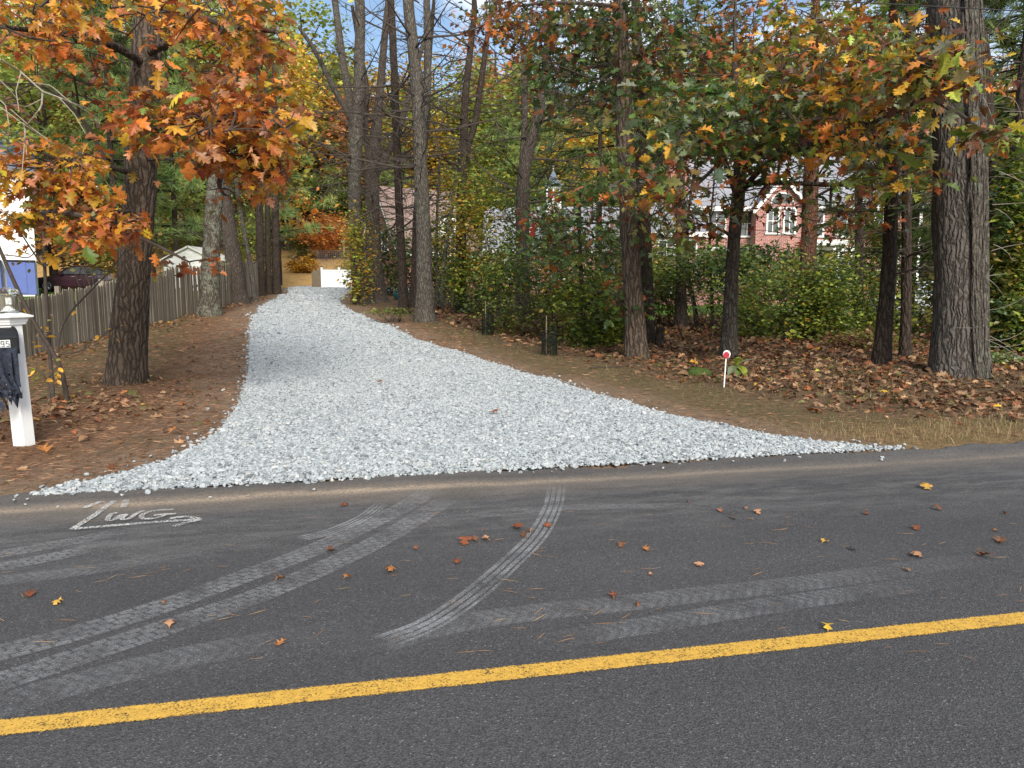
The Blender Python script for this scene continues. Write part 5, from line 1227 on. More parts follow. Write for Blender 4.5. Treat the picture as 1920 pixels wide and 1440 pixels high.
# ------------------------------------------------------------ fence: every picket a board of its own
fa, fb = np.array([-10.55, 15.6]), np.array([-13.2, 40.2]); FL = np.linalg.norm(fb - fa); fd = (fb - fa) / FL; frz = math.atan2(fd[1], fd[0])
fence = thing('picket_fence', (fa[0], fa[1], Hf(*fa)), 'weathered grey stockade fence along the left of the drive', 'fence')
pk = []
for v_ in range(4):
    g = Geo(); w_ = .098 + .006 * (v_ - 1.5); zt = 1.0
    prof = [(-w_ / 2, 0), (w_ / 2, 0), (w_ / 2, zt - .035), (w_ / 2 - .03, zt), (-w_ / 2 + .03, zt), (-w_ / 2, zt - .035)]
    V = np.array([[a, -.009, b] for a, b in prof] + [[a, .009, b] for a, b in prof])
    g.add(V, [[k_, (k_ + 1) % 6, 6 + (k_ + 1) % 6, 6 + k_] for k_ in range(6)]); g.add(V, [[0, 5, 2, 1], [2, 5, 4, 3], [6, 7, 8, 11], [8, 9, 10, 11]])
    pk.append(g.mesh('picket', M['fence']))
s_ = 0.0; ctr = 0
while s_ < FL and ctr < 300:
    p_ = fa + fd * s_; hg = Hf(*p_); panel = int(s_ / 2.44)
    ht = 1.26 + .10 * min(panel, 3) + (.20 if panel > 3 else 0) + rng.normal(0, .012)
    o = link('picket', pk[int(rng.integers(0, 4))], fence)
    o.location = (p_[0] - fa[0] + rng.normal(0, .006), p_[1] - fa[1], hg - Hf(*fa) + rng.uniform(.0, .04)); o.scale = (1, 1, ht); o.rotation_euler = (rng.normal(0, .008), rng.normal(0, .008), frz + rng.normal(0, .03))
    s_ += .106 if s_ / 2.44 % 1 < .96 else .125; ctr += 1
pg_ = Geo(); pg_.box((0, 0, .8), (.1, .1, 1.8)); pme = pg_.mesh('post', M['fence']); rg = Geo(); rg.box((1.22, .03, 0), (2.5, .04, .085)); rme = rg.mesh('rail', M['fence'])
for q in range(int(FL / 2.44) + 1):
    p_ = fa + fd * (q * 2.44); o = link('post', pme, fence); o.location = (p_[0] - fa[0] - .07, p_[1] - fa[1], Hf(*p_) - Hf(*fa) - .1); o.scale = (1, 1, .86 + .05 * min(q, 4)); o.rotation_euler = (0, 0, frz)
    if q * 2.44 + 2.44 < FL:
        p2 = fa + fd * (q * 2.44 + 2.44); ry = math.atan2(Hf(*p2) - Hf(*p_), 2.44)
        for hh in (.3, 1.0):
            o = link('rail', rme, fence); o.location = (p_[0] - fa[0], p_[1] - fa[1], Hf(*p_) - Hf(*fa) + hh); o.rotation_euler = (0, -ry, frz)

# ------------------------------------------------------------ cars
def car(label, loc, rz, paint):
    root = thing('parked_car', loc, label, 'car', None, rz)
    st = np.array([  # x, bottom, belt, half width bottom, half width belt
        (-2.42, .42, .62, .62, .66), (-2.36, .26, .74, .80, .80), (-2.05, .20, .80, .88, .88), (-1.4, .18, .90, .91, .91), (-.75, .18, .98, .92, .92),
        (.3, .18, 1.0, .92, .92), (1.3, .18, 1.02, .91, .91), (1.9, .22, 1.02, .88, .87), (2.3, .28, .98, .82, .80), (2.40, .45, .90, .70, .68)])
    g = Geo(); rings = []
    for x, zb, zt, wb, wt in st:
        rings.append([(x, -wb * .92, zb), (x, -wb, zb + .16), (x, -wt, (zb + zt) / 2 + .08), (x, -wt * .95, zt - .05), (x, -wt * .78, zt), (x, wt * .78, zt), (x, wt * .95, zt - .05), (x, wt, (zb + zt) / 2 + .08), (x, wb, zb + .16), (x, wb * .92, zb)])
    V = np.array(rings).reshape(-1, 3); m_ = 10; ii = np.arange(len(st) - 1)[:, None] * m_; jj = np.arange(m_)[None]; kk = (jj + 1) % m_
    g.add(V, np.stack([ii + jj, ii + m_ + jj, ii + m_ + kk, ii + kk], -1).reshape(-1, 4))
    for q in (0, (len(st) - 1) * m_):
        f = [[q + 0, q + 1, q + 8, q + 9], [q + 1, q + 2, q + 7, q + 8], [q + 2, q + 3, q + 6, q + 7], [q + 3, q + 4, q + 5, q + 6]]
        g.add(V, f if q == 0 else [a[::-1] for a in f])
    body = part_l('body', g, M[paint], root)
    g = Geo()                                       # greenhouse
    gh = np.array([(-.95, .96, .80, .0), (-.25, 1.40, .64, 1), (.25, 1.46, .62, 1), (1.0, 1.42, .62, 1), (1.95, 1.02, .74, 0)])
    low = [(-1.0, .97), (-.3, 1.0), (.3, 1.0), (1.05, 1.01), (2.0, 1.0)]
    V = []
    for (x, z, w_, _), (xl, zl) in zip(gh, low): V += [(xl, -.83, zl), (x, -w_, z), (x, w_, z), (xl, .83, zl)]
    f = []
    for q in range(4):
        b = q * 4
        for a in range(3): f.append([b + a, b + 4 + a, b + 5 + a, b + 1 + a])
    g.add(V, f); part_l('windows', g, M['pane'], root)
    g = Geo(); rf = np.array([(-.27, -.66, 1.41), (.25, -.64, 1.475), (1.02, -.64, 1.435), (1.02, .64, 1.435), (.25, .64, 1.475), (-.27, .66, 1.41)]); g.add(np.vstack([rf, rf - [0, 0, .03]]), [[0, 1, 4, 5], [1, 2, 3, 4], [6, 11, 10, 7], [7, 10, 9, 8]])
    for s_ in (-1, 1):
        g.tube(np.array([(-1.0, .84 * s_, .98), (-.6, .75 * s_, 1.2), (-.27, .66 * s_, 1.42), (.25, .645 * s_, 1.475), (1.02, .645 * s_, 1.435), (1.55, .71 * s_, 1.22), (2.0, .8 * s_, 1.0)]), .035, 6)
        g.tube(np.array([(.33, .845 * s_, 1.0), (.38, .64 * s_, 1.46)]), .035, 6)
    part_l('roof', g, M[paint], root)
    for s_ in (-1, 1):
        g = Geo(); g.box((-.62, s_ * .98, 1.02), (.18, .2, .13)); part_l('mirror', g, M[paint], root)
        g = Geo(); g.box((-2.22, s_ * .62, .66), (.3, .34, .13), -s_ * .35); part_l('headlight', g, M['glass'], root)
        g = Geo(); g.box((2.28, s_ * .62, .82), (.2, .36, .14)); part_l('tail_light', g, M['red_plastic'], root)
        for hx in (.0, .95):
            g = Geo(); g.box((hx, s_ * .925, .86), (.2, .03, .035)); part_l('door_handle', g, M['alloy'], root)
        g = Geo()
        for xx in (-.72, .35, 1.3): g.box((xx, s_ * .915, .6), (.012, .02, .7))
        part_l('door_gap', g, M['black_metal'], root)
        for wx in (-1.48, 1.42):
            g = Geo(); n_ = 24; th = np.linspace(0, 2 * math.pi, n_, endpoint=False)
            pr = [(.20, -.11), (.31, -.115), (.34, -.08), (.34, .08), (.31, .115), (.20, .11)]
            V = np.array([[wx + r_ * math.cos(a), s_ * .80 + y_ * 1.0, .34 + r_ * math.sin(a)] for r_, y_ in pr for a in th]); k_ = len(pr)
            ii = np.arange(k_ - 1)[:, None] * n_; jj = np.arange(n_)[None]; kk = (jj + 1) % n_
            g.add(V, np.stack([ii + jj, ii + kk, ii + n_ + kk, ii + n_ + jj], -1).reshape(-1, 4)); tw = part_l('wheel', g, M['tyre'], root)
            g = Geo()
            for a in np.linspace(0, 2 * math.pi, 7, endpoint=False):
                for da in (-.11, .11):
                    g.tube(np.array([(wx + .04 * math.cos(a), s_ * .925, .34 + .04 * math.sin(a)), (wx + .225 * math.cos(a + da), s_ * .915, .34 + .225 * math.sin(a + da))]), .016, 5)
            g.tube(np.array([(wx + .225 * math.cos(a), s_ * .912, .34 + .225 * math.sin(a)) for a in np.linspace(0, 2 * math.pi, 25)]), .018, 6); g.box((wx, s_ * .92, .34), (.1, .03, .1))
            tw['org'] = [0, 0, 0]; link('rim', g.mesh('rim', M['alloy']), tw)
            g = Geo(); aa = np.linspace(0, math.pi, 14); g.add([[wx + r_ * math.cos(a), s_ * .922, .36 + r_ * math.sin(a)] for r_ in (.34, .42) for a in aa], [[k_, k_ + 1, 15 + k_, 14 + k_] for k_ in range(13)]); part_l('wheel_arch', g, M['black_metal'], root)
    g = Geo(); g.box((-2.40, 0, .50), (.05, .8, .16)); part_l('grille', g, M['black_metal'], root)
    return root
cx_ = (160 - 960) / FPX * 44
car('dark maroon saloon parked on the lawn behind the fence', (cx_, 44, Hf(cx_, 44) + .0), R(4), 'car_maroon')
c2 = (1752 - 960) / FPX * 30
car('silver car glimpsed behind the dark trunks near the huge pine', (c2, 30.5, Hf(c2, 30.5) + .0), R(-8), 'car_silver')

# ------------------------------------------------------------ the mailbox
mb = ong(46, 836); mz = Hf(mb[0], mb[1]); yaw = R(-14)
post = thing('mailbox_post', (mb[0], mb[1], mz), 'white vinyl mailbox post with moulded cap', 'post', None, yaw)
post.rotation_euler = (0, R(-2.2), yaw)
g = Geo(); s_ = .145
g.add([(a * s_ / 2, b * s_ / 2, z) for z in (-.1, 1.30) for a, b in ((-1, -.86), (-.86, -1), (.86, -1), (1, -.86), (1, .86), (.86, 1), (-.86, 1), (-1, .86))], [[k_, (k_ + 1) % 8, 8 + (k_ + 1) % 8, 8 + k_] for k_ in range(8)]); part_l('shaft', g, M['white_vinyl'], post)
g = Geo()
for z0_, z1_, w0, w1 in ((1.235, 1.262, .18, .195), (1.262, 1.29, .205, .22), (1.29, 1.305, .22, .275), (1.305, 1.325, .285, .285), (1.325, 1.355, .27, .13)):
    V = [(a * w_ / 2, b * w_ / 2, z) for z, w_ in ((z0_, w0), (z1_, w1)) for a, b in ((-1, -1), (1, -1), (1, 1), (-1, 1))]
    g.add(V, [[0, 1, 5, 4], [1, 2, 6, 5], [2, 3, 7, 6], [3, 0, 4, 7], [0, 3, 2, 1], [4, 5, 6, 7]])
part_l('cap', g, M['white_vinyl'], post)
bd = np.array([-.62, -.785]); byaw = math.atan2(bd[1], bd[0])          # the box points along bd
arm_c = np.array([0, 0, .92]); g = Geo()
ca, sa = math.cos(-yaw), math.sin(-yaw); ld = np.array([bd[0] * ca - bd[1] * sa, bd[0] * sa + bd[1] * ca]); lyaw = math.atan2(ld[1], ld[0])
g.box((ld[0] * .3, ld[1] * .3, .90), (.62, .10, .10), lyaw); g.box((ld[0] * .05, ld[1] * .05, .90), (.16, .17, .13), lyaw); part_l('arm', g, M['white_vinyl'], post)
g = Geo()
for q in (-.03, .04): g.lathe([(0, 0), (.009, 0), (.009, .006), (0, .008)], 8, (s_ / 2 - .03, -s_ / 2 - .004, .88 + q))
part_l('screw', g, M['steel_wire'], post)
mbx = thing('mailbox', (mb[0] + bd[0] * .05 + .085, mb[1] + bd[1] * .05 - .05, mz + .955), 'black domed mailbox with white number patch on the white post', 'mailbox', None, byaw)
g = Geo(); W2, Hs, Lb = .105, .155, .52
arc = [(-W2, 0), (-W2, Hs)] + [(-W2 * math.cos(a), Hs + W2 * 1.0 * math.sin(a)) for a in np.linspace(0, math.pi, 15)[1:-1]] + [(W2, Hs), (W2, 0)]
nA = len(arc); V = np.array([[x, y_, z] for x in (0, Lb) for y_, z in arc]); g.add(V, [[k_, (k_ + 1) % nA, nA + (k_ + 1) % nA, nA + k_] for k_ in range(nA)])
for x, fl in ((0, 0), (Lb, 1)):
    V = np.array([[x, 0, .1]] + [[x, y_, z] for y_, z in arc]); g.add(V, [[0, 1 + k_, 1 + (k_ + 1) % nA] if fl else [0, 1 + (k_ + 1) % nA, 1 + k_] for k_ in range(nA)])
part_l('box', g, M['black_metal'], mbx)
g = Geo()
for x in (.012, Lb - .012): g.tube(np.array([[x, y_ * 1.03, z * 1.015 + .002] for y_, z in arc]), .006, 5)
g.tube(np.array([[.01, W2 + .001, Hs], [Lb - .01, W2 + .001, Hs]]), .0035, 5); part_l('rim', g, M['black_metal'], mbx)
g = Geo(); V = np.array([[Lb + .004, 0, .1]] + [[Lb + .004, y_ * .97, z * .97 + .004] for y_, z in arc]); g.add(V, [[0, 1 + k_, 1 + (k_ + 1) % nA] for k_ in range(nA)]); g.box((Lb + .025, 0, .235), (.05, .03, .012)); part_l('door', g, M['black_metal'], mbx)
g = Geo(); g.box((.235, W2 + .012, .20), (.035, .008, .02)); g.box((.235, W2 + .016, .29), (.030, .005, .18)); g.box((.227, W2 + .016, .36), (.05, .006, .055)); part_l('flag', g, M['red_plastic'], mbx)
g = Geo(); g.box((.125, W2 + .003, .105), (.085, .004, .075)); pt = part_l('number_patch', g, M['digits'], mbx); pt['org'] = [0, 0, 0]
def seg(g, x, z, w_, h_, on):                         # digits built from strokes on the side of the box
    y_ = W2 + .0065; L_ = {'t': ((0, h_), (w_, h_)), 'm': ((0, h_ / 2), (w_, h_ / 2)), 'b': ((0, 0), (w_, 0)), 'ul': ((0, h_ / 2), (0, h_)), 'll': ((0, 0), (0, h_ / 2)), 'ur': ((w_, h_ / 2), (w_, h_)), 'lr': ((w_, 0), (w_, h_ / 2))}
    for k_ in on:
        (a, b), (c, d) = L_[k_]; g.tube(np.array([[x - a, y_, z + b], [x - c, y_, z + d]]), .0036, 5)
g = Geo(); seg(g, .160, .078, .024, .052, ('t', 'm', 'ul', 'ur', 'lr', 'b')); seg(g, .117, .078, .024, .052, ('t', 'ul', 'm', 'lr', 'b')); link('digit', g.mesh('digit', M['digits_black']), pt)
g = Geo()
for pp in ([(.30, .12), (.30, .17), (.275, .17), (.265, .145), (.275, .12), (.30, .12)], [(.245, .12), (.235, .118)], [(.26, .10), (.22, .11)]): g.tube(np.array([[a, W2 + .004, b] for a, b in pp]), .005, 5)
part_l('lettering', g, M['digits'], mbx)
jr = thing('glass_lantern', (mb[0] - .052, mb[1] + .01, mz + 1.352), 'clear glass jar lantern standing on the mailbox post cap', 'lantern')
g = Geo(); g.lathe([(.0, 0), (.088, 0), (.092, .02), (.09, .17), (.096, .178), (.096, .19), (.09, .195), (.085, .19), (.084, .02), (.0, .012)], 24); part_l('jar', g, M['glass'], jr, )
g = Geo(); g.lathe([(.0, .197), (.10, .197), (.102, .212), (.085, .235), (.045, .252), (.0, .256)], 24); part_l('lid', g, M['glass'], jr)
g = Geo(); g.lathe([(0, .014), (.07, .014), (.06, .03), (.025, .07), (.0, .075)], 12); g.box((.02, -.02, .12), (.05, .05, .07), .5); part_l('lamp_core', g, M['digits'], jr)
# ragged dark cloth hung over the front of the mailbox
rag = thing('ragged_cloth', (mbx.location[0] + bd[0] * .20, mbx.location[1] + bd[1] * .20, mz + .95), 'tattered dark grey cloth hanging from the mailbox', 'cloth', None, byaw)
def cloth(y0, x0, x1, ztop, zbot, ph, nx=14, nz=22, taper=.35, drift=0.0):
    g = Geo(); V = []
    for a in range(nz + 1):
        t = a / nz
        for b in range(nx + 1):
            s_ = b / nx; mid = (x0 + x1) / 2; x = mid + (x0 + (x1 - x0) * s_ - mid) * (1 - taper * t) + drift * t * t
            zz = ztop + (zbot - ztop) * t * (1 - .22 * abs(math.sin(s_ * 9 + ph)) * t ** 3 - .12 * rng.random() * t ** 4)
            y_ = y0 + .020 * math.sin(s_ * 13 + ph + t * 2) * (.5 + t) + .012 * math.sin(t * 9 + s_ * 5) + .03 * t
            V.append((x, y_, zz))
    F = [[a * (nx + 1) + b, a * (nx + 1) + b + 1, (a + 1) * (nx + 1) + b + 1, (a + 1) * (nx + 1) + b] for a in range(nz) for b in range(nx) if not (a > nz * .62 and (b + int(ph)) % 4 == 0) and not (a > nz * .35 and rng.random() < .05)]
    g.add(V, F); o_ = part_l('cloth_panel', g, M['rag'], rag); m_ = o_.modifiers.new('thick', 'SOLIDIFY'); m_.thickness = .004
cloth(W2 + .018, -.17, .11, .075, -.62, 0.3, taper=.25, drift=-.06); cloth(W2 + .05, -.10, .16, .04, -.50, 2.1, taper=.4, drift=-.13); cloth(W2 + .005, -.03, .20, .06, -.55, 4.4, taper=.3, drift=.05)

# ------------------------------------------------------------ small things on the ground
def ongz(px, py):
    p = ong(px, py); p[2] = Hf(p[0], p[1]); return p
# saplings beside the mailbox
def sapling(label, paths, leafpal, nleaf, Y, spread=1.0):
    b = at(*paths[0][0][0], Y); b[2] = Hf(b[0], Y); r_ = thing('sapling', b, label, 'sapling')
    g = Geo(); L = []
    for pp, wd, lean in paths:
        Q = np.array([at(x, y, Y + lean * q / max(1, len(pp) - 1)) for q, (x, y) in enumerate(pp)])
        if pp is paths[0][0]: Q[0] = b - [0, 0, .08]
        Q = resample(Q, 14)
        for _ in range(2): Q[1:-1] = .25 * Q[:-2] + .5 * Q[1:-1] + .25 * Q[2:]
        g.tube(Q, np.interp(np.linspace(0, 1, 14), np.linspace(0, 1, len(wd)), wd) * Y / FPX / 2, 7, cap=False); L.append(Q)
    part('stem', g, M['twig'], r_, smooth=True)
    p = np.vstack([q[4:] for q in L[1:]] or [L[0][5:]]); p = p[rng.integers(0, len(p), nleaf)] + rng.normal(0, .07, (nleaf, 3)); gl = Geo()
    add_leaves(gl, T_OVAL, (p, basis(rand_dir(nleaf, -.8, .3), None, rng.normal(0, .5, nleaf)), .085 * rng.lognormal(0, .25, nleaf), pick(leafpal, nleaf) * rng.lognormal(0, .2, (nleaf, 1)))); part('leaves', gl, M['leaf'], r_, kind='stuff')
sapling('leaning sapling whose stem bends over the mailbox post', [([(125, 742), (120, 700), (108, 664), (80, 636), (40, 560), (0, 468), (-30, 400)], [9, 9, 8, 8, 7, 6, 5], -.3), ([(108, 662), (112, 610), (130, 585), (175, 540), (215, 500), (240, 460)], [5, 4, 4, 3, 2, 2], .4), ([(110, 664), (150, 660), (180, 640), (215, 610)], [3, 3, 2, 2], .2), ([(98, 655), (75, 630), (66, 600)], [3, 2, 2], .1)],
    [(YELLOW, .5), (TANL, .3), (YGREEN, .2)], 46, 10.6)
sapling('slim upright sapling just behind the mailbox post', [([(100, 738), (94, 680), (88, 580), (82, 470), (80, 400), (82, 330)], [7, 7, 6, 6, 5, 4], .2), ([(82, 500), (60, 470), (35, 430), (10, 400)], [3, 3, 2, 2], -.3), ([(84, 500), (110, 480), (140, 455)], [3, 2, 2], .2), ([(80, 455), (55, 485), (30, 480), (8, 478)], [3, 2, 2, 2], -.2)],
    [(OLIVE, .4), (TANL, .4), (YELLOW, .2)], 40, 10.9)
sapling('low yellow leaved seedling at the foot of the mailbox post', [([(95, 740), (90, 715), (80, 698)], [4, 3, 2], 0), ([(90, 715), (72, 694), (62, 700)], [3, 2, 2], -.1), ([(90, 712), (104, 690), (112, 684)], [3, 2, 2], .1)], [(YELLOW, .6), (YGREEN, .4)], 26, 10.2)
# bare grey tree reaching in from the left
b = np.array([-7.4, 8.6, Hf(-7.4, 8.6)]); r_ = thing('bare_tree', b, 'bare pale grey tree reaching twigs over the mailbox', 'tree')
g = Geo(); Q = np.array([b - [0, 0, .1], b + [.05, 0, 1.5], b + [0, 0, 3.0], b + [.1, .1, 5.0]]); g.tube(resample(Q, 12), np.linspace(.06, .02, 12), 8, cap=False); part('trunk', g, M['bark_grey'], r_, smooth=True)
g = Geo(); Y0 = 8.2
for pp, w0 in (([(-120, 60), (0, 112), (40, 135), (80, 172), (110, 182), (150, 200), (188, 226)], 4), ([(80, 172), (78, 200), (55, 230), (48, 236), (45, 280), (40, 340)], 2.5), ([(-60, 130), (0, 150), (30, 180), (45, 232), (50, 290)], 2.5), ([(-60, 190), (0, 200), (40, 230), (100, 270)], 2.2),
               ([(40, 135), (30, 170), (36, 210)], 2), ([(110, 182), (140, 215), (160, 250)], 1.6), ([(60, 155), (95, 160), (130, 190), (170, 205)], 1.8), ([(-40, 160), (10, 195), (18, 240), (12, 300)], 2), ([(20, 205), (60, 240), (90, 262)], 1.5), ([(80, 185), (50, 200), (20, 195)], 1.5)):
    Q = np.array([at(x, y, Y0 + .25 * math.sin(q * 1.7 + w0)) for q, (x, y) in enumerate(pp)]); g.tube(resample(Q, 16), np.linspace(w0, .9, 16) * Y0 / FPX / 2 * 1.3, 5, cap=False)
Q = np.vstack([b + [0, 0, 3.4], at(-120, 60, Y0)]); g.tube(curve_to(Q[0], Q[1], .05, 6), np.linspace(.022, .014, 6), 6, cap=False)
for y_, z_ in ((130, 2.9), (190, 2.4), (160, 2.6)): g.tube(curve_to(b + [0, 0, z_ + .1], at(-60 if y_ != 160 else -40, y_, Y0 + .2), .03, 6), np.linspace(.014, .010, 6), 5, cap=False)
part('branches', g, M['twig_pale'], r_, kind='stuff')
# red driveway marker
p = ongz(1357, 727); r_ = thing('driveway_marker', p, 'red round reflector on a thin white stake', 'marker')
hh = 57 * p[1] / FPX; g = Geo(); g.tube(np.array([p - [0, 0, .1], p + [.02, 0, hh]]), .011, 7); part('stake', g, M['white_vinyl'], r_)
c = p + [.02, -.01, hh + .04]; th = np.linspace(0, 2 * math.pi, 24, endpoint=False)
def disc(c, r0, y0, y1):
    g = Geo(); V = [(c[0] + r0 * math.cos(a), c[1] + y_, c[2] + r0 * math.sin(a) * 1.1) for y_ in (y0, y1) for a in th] + [(c[0], c[1] + y0, c[2]), (c[0], c[1] + y1, c[2])]
    g.add(V, [[k_, (k_ + 1) % 24, 24 + (k_ + 1) % 24, 24 + k_] for k_ in range(24)]); g.add(V, [[48, (k_ + 1) % 24, k_] for k_ in range(24)] + [[49, 24 + k_, 24 + (k_ + 1) % 24] for k_ in range(24)]); return g
part('backing', disc(c + [.008, 0, .012], .060, .0, .02), M['white_vinyl'], r_); part('reflector', disc(c, .049, -.012, .0), M['red_plastic'], r_)
# broad-leaved weed by the marker
p = ongz(1382, 705); r_ = thing('broadleaf_weed', p, 'broad leaved green weed beside the red marker', 'plant')
BL = leaf_template([(.02, 0), (.16, .1), (.26, .3), (.25, .5), (.15, .78), (0, 1)], .25, .55)
g = Geo(); g.tube(np.array([p - [0, 0, .05], p + [0, 0, .12], p + [.02, 0, .24]]), .008, 5); part('stem', g, M['twig'], r_)
for q, (dx, dz, cc, sc) in enumerate([((-.6, -.5), -.35, PALE, .34), ((-.2, -.8), -.6, GREEN, .30), ((.35, -.7), -.45, YGREEN, .34), ((.85, -.2), .45, PALE, .34), ((-.7, .3), .1, GREEN, .28), ((.2, .5), .5, YGREEN, .25), ((-.1, -.3), .3, YGREEN, .28)]):
    d = np.array([[dx[0], dx[1], dz]]); g = Geo(); g.many(BL[0], BL[1], np.array([p + [0, 0, .2]]), basis(d), [sc], np.array([cc])); part('leaf', g, M['leaf'], r_)
# plant guards
def guard(label, px, py0, wpx, hpx):
    p = ongz(px, py0); k = p[1] / FPX; rr = wpx * k / 2; h_ = hpx * k
    r_ = thing('plant_guard', p, label, 'plant guard'); g = Geo(); n_ = 26
    for z in np.linspace(0, h_, 17): g.tube(np.array([[p[0] + rr * math.cos(a), p[1] + rr * math.sin(a), p[2] + z] for a in np.linspace(0, 2 * math.pi, 25)]), .0045, 4, cap=False)
    for a in np.linspace(0, 2 * math.pi, n_, endpoint=False): g.tube(np.array([[p[0] + rr * math.cos(a), p[1] + rr * math.sin(a), p[2] - .02], [p[0] + rr * math.cos(a), p[1] + rr * math.sin(a), p[2] + h_]]), .0045, 4, cap=False)
    part('mesh_tube', g, M['plastic_mesh'], r_)
    g = Geo(); g.box((p[0] - rr * .4, p[1], p[2] + h_ * .8), (.022, .022, h_ * 1.7)); part('stake', g, M['wood_old'], r_)
    n = 120; q = np.array([p[0], p[1], p[2] + h_ * .6]) + rng.standard_normal((n, 3)) * [rr * .45, rr * .45, h_ * .35]; q[:, 2] = np.maximum(q[:, 2], p[2] + .05)
    gl = Geo(); add_leaves(gl, [T_SMALL], (q, basis(rand_dir(n, -.4, .6)), .08 * rng.lognormal(0, .2, n), pick([(DKGREEN, .6), (GREEN, .4)], n))); part('young_plant', gl, M['leaf'], r_, kind='stuff')
guard('black mesh plant guard at the edge of the broad green bush', 1030, 666, 29, 45); guard('smaller black mesh plant guard nearer the stout grey pine', 915, 628, 22, 38)
# stump and stick
p = ongz(1237, 650); r_ = thing('tree_stump', p, 'splintered dark stump beside the two oak trunks', 'stump'); g = Geo(); zz = np.array([-.1, 0, .12, .3, .45]); g.tube(np.stack([p[0] + .02 * zz, np.full(5, p[1]), p[2] + zz], 1), [.19, .15, .12, .11, .10], 11, cap=True, lump=.12)
for q in range(9):
    a = q * .7; g.tube(np.array([p + [.09 * math.cos(a), .09 * math.sin(a), .38], p + [.085 * math.cos(a), .085 * math.sin(a), .45 + rng.uniform(.02, .16)]]), [.03, .006], 5)
part('wood', g, M['bark_dark'], r_)
p = ongz(1283, 640); g = Geo(); Y_ = p[1]; Q = np.array([at(x, y, Y_) for x, y in ((1283, 642), (1278, 628), (1272, 612), (1270, 600))]); Q[0] = p; g.tube(resample(Q, 9), np.linspace(.03, .018, 9), 7, lump=.05)
tag(link('dead_stick', g.mesh('dead_stick', M['bark_dark'])), 'bent dark stick propped against the lawn pine', 'stick')
p = ongz(1310, 703); g = Geo(); u = rand_dir(90); r0 = 1 + .18 * rng.standard_normal(90)
n1, n2 = 10, 7; V = []
for a in range(n2 + 1):
    for b_ in range(n1):
        th_, ph_ = 2 * math.pi * b_ / n1, math.pi * a / n2; k_ = 1 + rng.normal(0, .07); V.append((p[0] + .24 * k_ * math.sin(ph_) * math.cos(th_), p[1] + .18 * k_ * math.sin(ph_) * math.sin(th_), p[2] + .03 + .11 * k_ * math.cos(ph_)))
g.add(V, [[a * n1 + b_, a * n1 + (b_ + 1) % n1, (a + 1) * n1 + (b_ + 1) % n1, (a + 1) * n1 + b_] for a in range(n2) for b_ in range(n1)])
tag(link('mossy_rock', g.mesh('mossy_rock', M['moss'], smooth=True)), 'low dark mossy rock left of the red marker', 'rock')
for px, py, ln, yaw_, lab in ((1480, 636, 3.2, .05, 'long fallen branch lying in the litter under the dense bush'), (1700, 700, .9, .6, 'short pale fallen stick in front of the slim trunk'), (1150, 690, 1.1, .5, 'thin fallen twig in front of the tall oak')):
    p = ongz(px, py); d = np.array([math.cos(yaw_), math.sin(yaw_), 0]); g = Geo(); Q = p + d * np.linspace(-ln / 2, ln / 2, 9)[:, None] + rng.normal(0, .02, (9, 3)); Q[:, 2] = H(Q[:, 0], Q[:, 1]) + .03; g.tube(Q, np.linspace(.035, .012, 9) * (1 if ln > 2 else .5), 6)
    tag(link('fallen_branch', g.mesh('fallen_branch', M['twig'])), lab, 'branch')
# planter box at the end of the drive
pY = 49.0; pc = at(637, 540, pY); pz = Hf(pc[0], pY)
r_ = thing('garden_enclosure', (pc[0], pY, pz), 'white panelled garden enclosure at the end of the drive', 'planter')
wd = 64 * pY / FPX; g = Geo(); g.box((0, 0, .62), (wd, .05, 1.1)); part_l('panel', g, M['white_vinyl'], r_)
for x in (-wd / 2, 0, wd / 2):
    g = Geo(); g.box((x, -.02, .65), (.13, .13, 1.32)); g.box((x, -.02, 1.34), (.16, .16, .05)); part_l('post', g, M['white_vinyl'], r_)
g = Geo(); g.box((0, -.035, 1.16), (wd, .05, .12)); g.box((0, -.035, .12), (wd, .05, .12)); part_l('rail', g, M['white_vinyl'], r_)
for q in range(7):
    g = Geo(); g.box((-wd / 2 - .1 - q * .13, .25 + q * .12, .6 + rng.normal(0, .03)), (.12, .025, 1.25), .6); part_l('board', g, M['wood_old'], r_)
g = Geo()
for x in np.linspace(-wd / 2 - .6, wd / 2, 22): g.tube(np.array([(x, 1.2, 0), (x, 1.2, 2.5)]), .006, 4, cap=False)
for z in np.linspace(1.0, 2.5, 12): g.tube(np.array([(-wd / 2 - .6, 1.2, z), (wd / 2, 1.2, z)]), .006, 4, cap=False)
part_l('wire_mesh', g, M['steel_wire'], r_)
g = Geo(); g.box((.1, 1.15, 1.6), (.12, .12, 3.2)); part_l('tall_post', g, M['wood_old'], r_)
n = 500; q = np.array([.4, .7, 1.35]) + rng.standard_normal((n, 3)) * [.5, .25, .22]; gl = Geo(); add_leaves(gl, [T_SMALL], (q, basis(rand_dir(n, -.3, .8)), .13 * rng.lognormal(0, .2, n), pick(SGY, n))); part_l('plants', gl, M['leaf'], r_, kind='stuff')
p = at(746, 534, 36); p[2] = Hf(p[0], 36); g = Geo(); g.lathe([(0, 0), (.16, 0), (.24, .30), (.26, .34), (.23, .34), (.2, .28), (0, .27)], 18, p); tag(link('plant_pot', g.mesh('plant_pot', M['teal'], smooth=True)), 'teal plant pot under the dark evergreen bush', 'pot')
